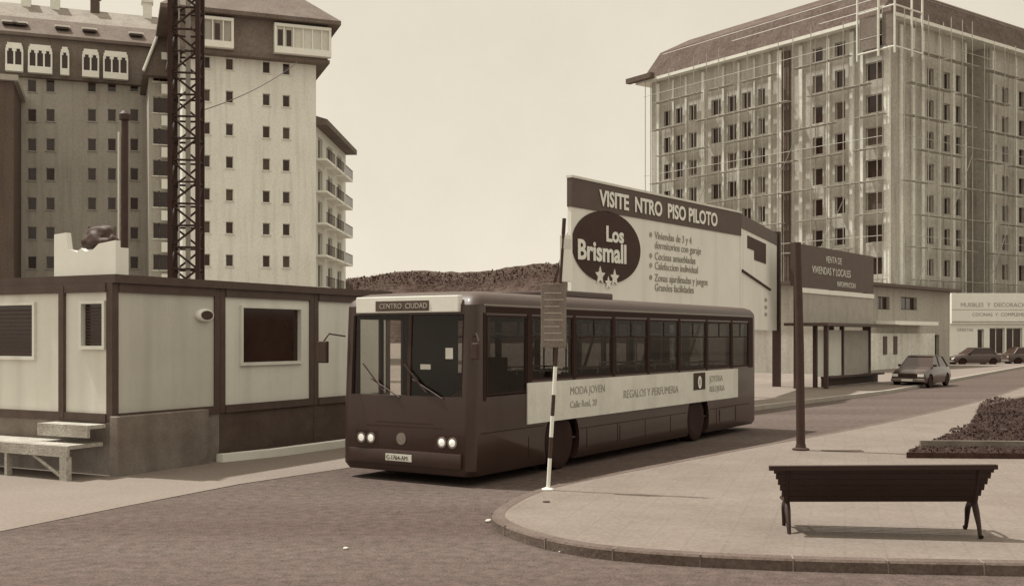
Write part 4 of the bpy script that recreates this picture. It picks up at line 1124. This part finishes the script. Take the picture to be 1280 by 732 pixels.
for sx in (-.97, .97):
    b = MB()
    b.path([(sx, y1-.02, z1), (sx, .02, .55), (sx, .12, .35), (sx, .06, .26), (sx, -.03, .12), (sx, -.06, .03), (sx, -.10, .012)], [.022,.028,.034,.034,.024,.02,.028], 8)
    b.build('leg', M['iron'], bn, True)
    b = MB()
    b.path([(sx, .12, .34), (sx, .30, .31), (sx, .38, .24), (sx, .42, .12), (sx, .46, .03), (sx, .50, .012)], [.034,.034,.032,.024,.02,.028], 8)
    b.build('leg', M['iron'], bn, True)
    b = MB(); b.path([(sx, .04, .56), (sx, .2, .60), (sx, .42, .57), (sx, .52, .53), (sx, .50, .48), (sx, .46, .50)], [.02,.022,.024,.026,.024,.02], 8)
    b.path([(sx, .44, .56), (sx, .42, .46), (sx, .46, .36)], [.02,.018,.02], 8)
    b.build('armrest', M['iron'], bn, True)

# ---------------------------------------------------------------- planted bed at right
bed_out = [(1133,572),(1150,564),(1185,549),(1212,540),(1222,524),(1232,512),(1280,500),(1400,486),(1560,520),(1560,572),(1280,573)]
BPz = [G(x, y, .12) for x, y in bed_out]
bd = empty('planted_bed', (BPz[0][0], BPz[0][1], .12), 0, 'dark low planting bed with a thin pale edging behind the bench', 'planting bed')
rel = [(p[0]-BPz[0][0], p[1]-BPz[0][1]) for p in BPz]
def prism_tri(b):
    for f in list(b.b.faces):
        if len(f.verts) > 4: bmesh.ops.triangulate(b.b, faces=[f])
b = MB(); b.prism(rel, -.02, .10); prism_tri(b); b.build('soil', M['soil'], bd)
def bedline(pts, z0, z1, w, m, name):
    b = MB(); Q = [G(x, y, .12) for x, y in pts]; Q = [(q[0]-BPz[0][0], q[1]-BPz[0][1]) for q in Q]
    for a, c in zip(Q, Q[1:]):
        u = unit(c[0]-a[0], c[1]-a[1]); l = math.hypot(c[0]-a[0], c[1]-a[1])
        b.obox(((a[0]+c[0])/2, (a[1]+c[1])/2), u, l, w, z0, z1)
    return b.build(name, m, bd)
bedline([(1150,566),(1280,567),(1500,567)], .0, .24, .08, M['plinth'], 'edging')
bedline([(1228,520),(1280,507),(1400,492)], .0, .30, .18, M['facX'], 'edging')
random.seed(44)
def leafmass(pts_fn, count, s0, s1, name, parent=None):
    b = MB()
    for _ in range(count):
        c = Vector(pts_fn()); s_ = random.uniform(s0, s1)
        d1 = Vector((random.uniform(-1,1), random.uniform(-1,1), random.uniform(-.6,1))).normalized(); d2 = d1.orthogonal().normalized()
        b.face([c-d1*s_, c+d2*s_*.5, c+d1*s_, c-d2*s_*.5])
    return b.build(name, M['leaf'], parent)
import itertools
def inpoly(x, y, P):
    r = False; j = len(P)-1
    for i in range(len(P)):
        if (P[i][1] > y) != (P[j][1] > y) and x < (P[j][0]-P[i][0])*(y-P[i][1])/(P[j][1]-P[i][1])+P[i][0]: r = not r
        j = i
    return r
xs_ = [p[0] for p in BPz]; ys_ = [p[1] for p in BPz]
def bedpt():
    while True:
        x = random.uniform(min(xs_), min(max(xs_), 15)); y = random.uniform(min(ys_), max(ys_))
        if inpoly(x, y, BPz):
            k = (y-min(ys_))/(max(ys_)-min(ys_))
            hmax = .06 if y < G(1200,549,.12)[1] else (.14 if y < G(1200,530,.12)[1] else .26)
            return (x, y, .20+random.random()*hmax)
o = leafmass(bedpt, 26000, .025, .06, 'ground_cover'); tag(o, 'low dark ground cover filling the stepped bed', 'ground cover', kind='stuff')

# ---------------------------------------------------------------- cars
def make_car(name, label, x, y, th, paint, group=None):
    r = empty(name, (x, y, 0), th, label, 'car', group)
    # x forward, width y
    def sec(x, hw_, zb2, zs, zt2):
        return [(x,-hw_*.94,zb2),(x,-hw_,(zb2+zs)/2),(x,-hw_*.97,zs),(x,-hw_*.86,zt2),(x,-hw_*.4,zt2+.03),(x,hw_*.4,zt2+.03),(x,hw_*.86,zt2),(x,hw_*.97,zs),(x,hw_,(zb2+zs)/2),(x,hw_*.94,zb2)]
    b = MB(); b.loft([sec(-1.98,.66,.34,.66,.78), sec(-1.9,.76,.24,.72,.88), sec(-1.2,.81,.20,.76,.92), sec(0,.82,.20,.76,.92), sec(.75,.82,.20,.76,.90), sec(1.4,.80,.20,.70,.82), sec(1.86,.75,.24,.62,.70), sec(1.97,.66,.32,.56,.62)])
    bd_ = b.build('body', paint, r, True)
    ct = [ccyl((q,0,.29), .34, -1.2, -.55) for q in (-1.25, 1.25)] + [ccyl((q,0,.29), .34, .55, 1.2) for q in (-1.25, 1.25)]
    bd_.parent = None; cut(bd_, ct); bd_.parent = r
    for p in bd_.data.polygons: p.use_smooth = True
    try: bd_.data.set_sharp_from_angle(angle=math.radians(30))
    except Exception: pass
    b = MB(); b.loft([[(-1.55,-.70,.90),(.85,-.70,.88),(.85,.70,.88),(-1.55,.70,.90)], [(-1.15,-.56,1.36),(.15,-.56,1.38),(.15,.56,1.38),(-1.15,.56,1.36)]]); cb = b.build('cabin', M['pane'], r)
    b = MB(); b.loft([[(-1.2,-.58,1.362),(.2,-.58,1.382),(.2,.58,1.382),(-1.2,.58,1.362)], [(-1.05,-.48,1.42),(.05,-.48,1.43),(.05,.48,1.43),(-1.05,.48,1.42)]]); b.build('roof', paint, cb, True)
    b = MB()
    for s_ in (-1, 1):
        b.tube((.85,s_*.705,.88),(.15,s_*.565,1.38), .028, n=5); b.tube((-1.55,s_*.705,.9),(-1.15,s_*.565,1.37), .035, n=5); b.tube((-.35,s_*.705,.9),(-.40,s_*.565,1.38), .028, n=5)
    b.build('pillar', paint, cb)
    for q in (-1.25, 1.25):
        for s_ in (-1, 1):
            o = MB(); o.lathe([(.16,-.08),(.26,-.09),(.29,-.05),(.29,.05),(.26,.09),(.16,.08)], 'Y', (0,0,0), 24); w = o.build('wheel', M['rubber'], r, True, (q, s_*.70, .29))
            o = MB(); o.lathe([(0,.05*s_),(.14,.06*s_),(.165,.08*s_),(.165,-.02*s_),(0,-.02*s_)], 'Y', (0,0,0), 18); o.build('rim', M['metal'], w, True)
    for s_ in (-1, 1):
        o = MB(); o.box(1.90, 1.985, s_*.56-.13, s_*.56+.13, .50, .62); o.build('headlight', M['white'], r)
        o = MB(); o.box(-2.0, -1.93, s_*.56-.12, s_*.56+.12, .60, .74); o.build('tail_light', M['signm'], r)
        o = MB(); o.box(.55, .68, s_*.78-.07, s_*.78+.07, .92, 1.02); o.build('mirror', M['trim'], r)
    o = MB(); o.box(1.88, 2.06, -.72, .72, .28, .42); o.bevel(.03); bp_ = o.build('bumper', M['metal'], r)
    o = MB(); o.box(2.061, 2.07, -.25, .25, .30, .40); o.build('number_plate', M['white'], bp_)
    o = MB(); o.box(1.95, 1.99, -.40, .40, .48, .60); o.build('grille', M['trim'], r)
    o = MB(); o.box(-2.05, -1.9, -.7, .7, .30, .44); o.bevel(.03); o.build('rear_bumper', M['metal'], r)
    return r
cx1, cy1 = G(1150, 484)
cy1 += 1.2; cx1 = K(1152)*cy1
car = make_car('car', 'dark hatchback coming down the road towards the bus', cx1, cy1, math.radians(232), M['carp'])
c2 = copy_tree(car); x2, y2 = K(1216)*84, 84.0; c2.location = (x2, y2, 0); c2.rotation_euler = (0,0,math.radians(186))
tag(c2, 'dark car parked sideways before the white shop building, the one nearer the annex', 'car', 'cars parked before the white shop')
c3 = copy_tree(car); x3, y3 = K(1285)*86, 86.0; c3.location = (x3, y3, 0); c3.rotation_euler = (0,0,math.radians(4))
tag(c3, 'dark car parked before the white shop building, cut by the right edge', 'car', 'cars parked before the white shop')

# ---------------------------------------------------------------- small things
random.seed(77)
for i, (x, y, s_) in enumerate(((865,703,.05),(790,694,.03),(757,693,.025),(925,706,.025),(611,652,.04),(700,690,.02),(975,710,.02),(432,686,.03))):
    gx, gy = G(x, y)
    hb = bmesh.new(); bmesh.ops.create_icosphere(hb, subdivisions=2, radius=s_)
    for v in hb.verts: v.co *= random.uniform(.75, 1.2); v.co.z *= .6
    me = bpy.data.meshes.new('pebble'); hb.to_mesh(me); hb.free(); me.materials.append(M['stone'])
    o = bpy.data.objects.new('pebble', me); C.objects.link(o); o.location = (gx, gy, s_*.4)
    tag(o, ('largest pale pebble on the road in the middle of the pavement edge', 'small pale stone on the road close to the kerb, left of the largest pebble',
            'tiny pale stone near the kerb under the bus stop pole side', 'tiny pale stone just right of the largest pebble',
            'pale lump of stone at the rounded tip of the pavement', 'tiny stone by the kerb nearest the pavement tip',
            'tiny stone by the kerb furthest right', 'flat pale stone alone on the road before the bus')[i], 'pebble', 'loose stones on the road')
gx, gy = G(683, 627, .12)
b = MB(); b.lathe([(0,0),(.05,0),(.045,.012),(0,.012)], 'Z', (gx, gy, .12), 16); tag(b.build('valve_cap', M['dark'], None, True), 'small dark round cover set in the pavement below the bus stop pole', 'cover')
gx, gy = G(1053, 563, .12)
b = MB(); b.box(-.38,.38,-.12,.12,0,.006); 
o = b.build('drain_grate', M['dark'], None, False, (gx, gy, .119)); tag(o, 'narrow dark drain grate in the pavement between post and bed', 'drain grate')

# ---------------------------------------------------------------- world, sun, camera
w = bpy.data.worlds.new('World'); scn.world = w; w.use_nodes = True
nt = w.node_tree; N = nt.nodes; L = nt.links; bg = N['Background']
EL = math.radians(62); sunh = Vector((-.93, .37, 0)).normalized()     # direction towards the sun (horizontal)
AZ = math.atan2(sunh.x, sunh.y)
sky = N.new('ShaderNodeTexSky'); sky.sky_type = 'NISHITA'; sky.sun_disc = False; sky.sun_elevation = EL; sky.sun_rotation = AZ
bw = N.new('ShaderNodeRGBToBW'); L.new(sky.outputs[0], bw.inputs[0])
cl = N.new('ShaderNodeMapRange'); cl.inputs['From Min'].default_value = 0; cl.inputs['From Max'].default_value = 20; cl.inputs['To Min'].default_value = 0; cl.inputs['To Max'].default_value = 5
L.new(bw.outputs[0], cl.inputs['Value'])
ad_ = N.new('ShaderNodeMath'); ad_.operation = 'ADD'; ad_.inputs[1].default_value = 5.4; L.new(cl.outputs['Result'], ad_.inputs[0])
tcw = N.new('ShaderNodeTexCoord'); nz = N.new('ShaderNodeTexNoise'); nz.inputs['Scale'].default_value = 3.0; nz.inputs['Detail'].default_value = 8; nz.inputs['Roughness'].default_value = .7
L.new(tcw.outputs['Generated'], nz.inputs['Vector'])
nr = N.new('ShaderNodeMapRange'); nr.inputs['From Min'].default_value = .3; nr.inputs['From Max'].default_value = .7; nr.inputs['To Min'].default_value = .95; nr.inputs['To Max'].default_value = 1.05
L.new(nz.outputs['Fac'], nr.inputs['Value'])
ml = N.new('ShaderNodeMath'); ml.operation = 'MULTIPLY'; L.new(ad_.outputs[0], ml.inputs[0]); L.new(nr.outputs['Result'], ml.inputs[1])
vm = N.new('ShaderNodeVectorMath'); vm.operation = 'SCALE'; vm.inputs[0].default_value = (1.05, .955, .785); L.new(ml.outputs[0], vm.inputs['Scale'])
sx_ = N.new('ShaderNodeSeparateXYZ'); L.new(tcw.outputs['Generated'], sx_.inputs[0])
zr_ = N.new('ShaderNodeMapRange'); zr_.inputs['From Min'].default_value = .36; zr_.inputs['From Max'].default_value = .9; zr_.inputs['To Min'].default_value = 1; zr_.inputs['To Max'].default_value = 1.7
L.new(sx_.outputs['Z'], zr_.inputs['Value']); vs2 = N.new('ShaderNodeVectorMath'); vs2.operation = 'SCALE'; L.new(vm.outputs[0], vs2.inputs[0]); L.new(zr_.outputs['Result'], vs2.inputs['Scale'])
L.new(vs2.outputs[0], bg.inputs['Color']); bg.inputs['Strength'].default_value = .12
sun = bpy.data.lights.new('Sun', 'SUN'); sun.energy = 5.0; sun.angle = math.radians(1.5); sun.color = (1, .97, .90)
so = bpy.data.objects.new('Sun', sun); C.objects.link(so)
dvec = -(sunh*math.cos(EL) + Vector((0,0,math.sin(EL))))
so.rotation_euler = dvec.to_track_quat('-Z', 'Y').to_euler()

cam = bpy.data.cameras.new('Camera'); cam.sensor_width = 36; cam.lens = F/1280*36; cam.shift_y = (H0-366)/1280; cam.clip_end = 3000; cam.clip_start = .1
co = bpy.data.objects.new('Camera', cam); C.objects.link(co); co.location = (0,0,CAM); co.rotation_euler = (PI/2,0,0)
scn.camera = co
scn.cycles.transparent_max_bounces = 20; scn.cycles.max_bounces = 10
scn.view_settings.view_transform = 'Standard'; scn.view_settings.look = 'None'; scn.view_settings.exposure = 0; scn.view_settings.gamma = 1
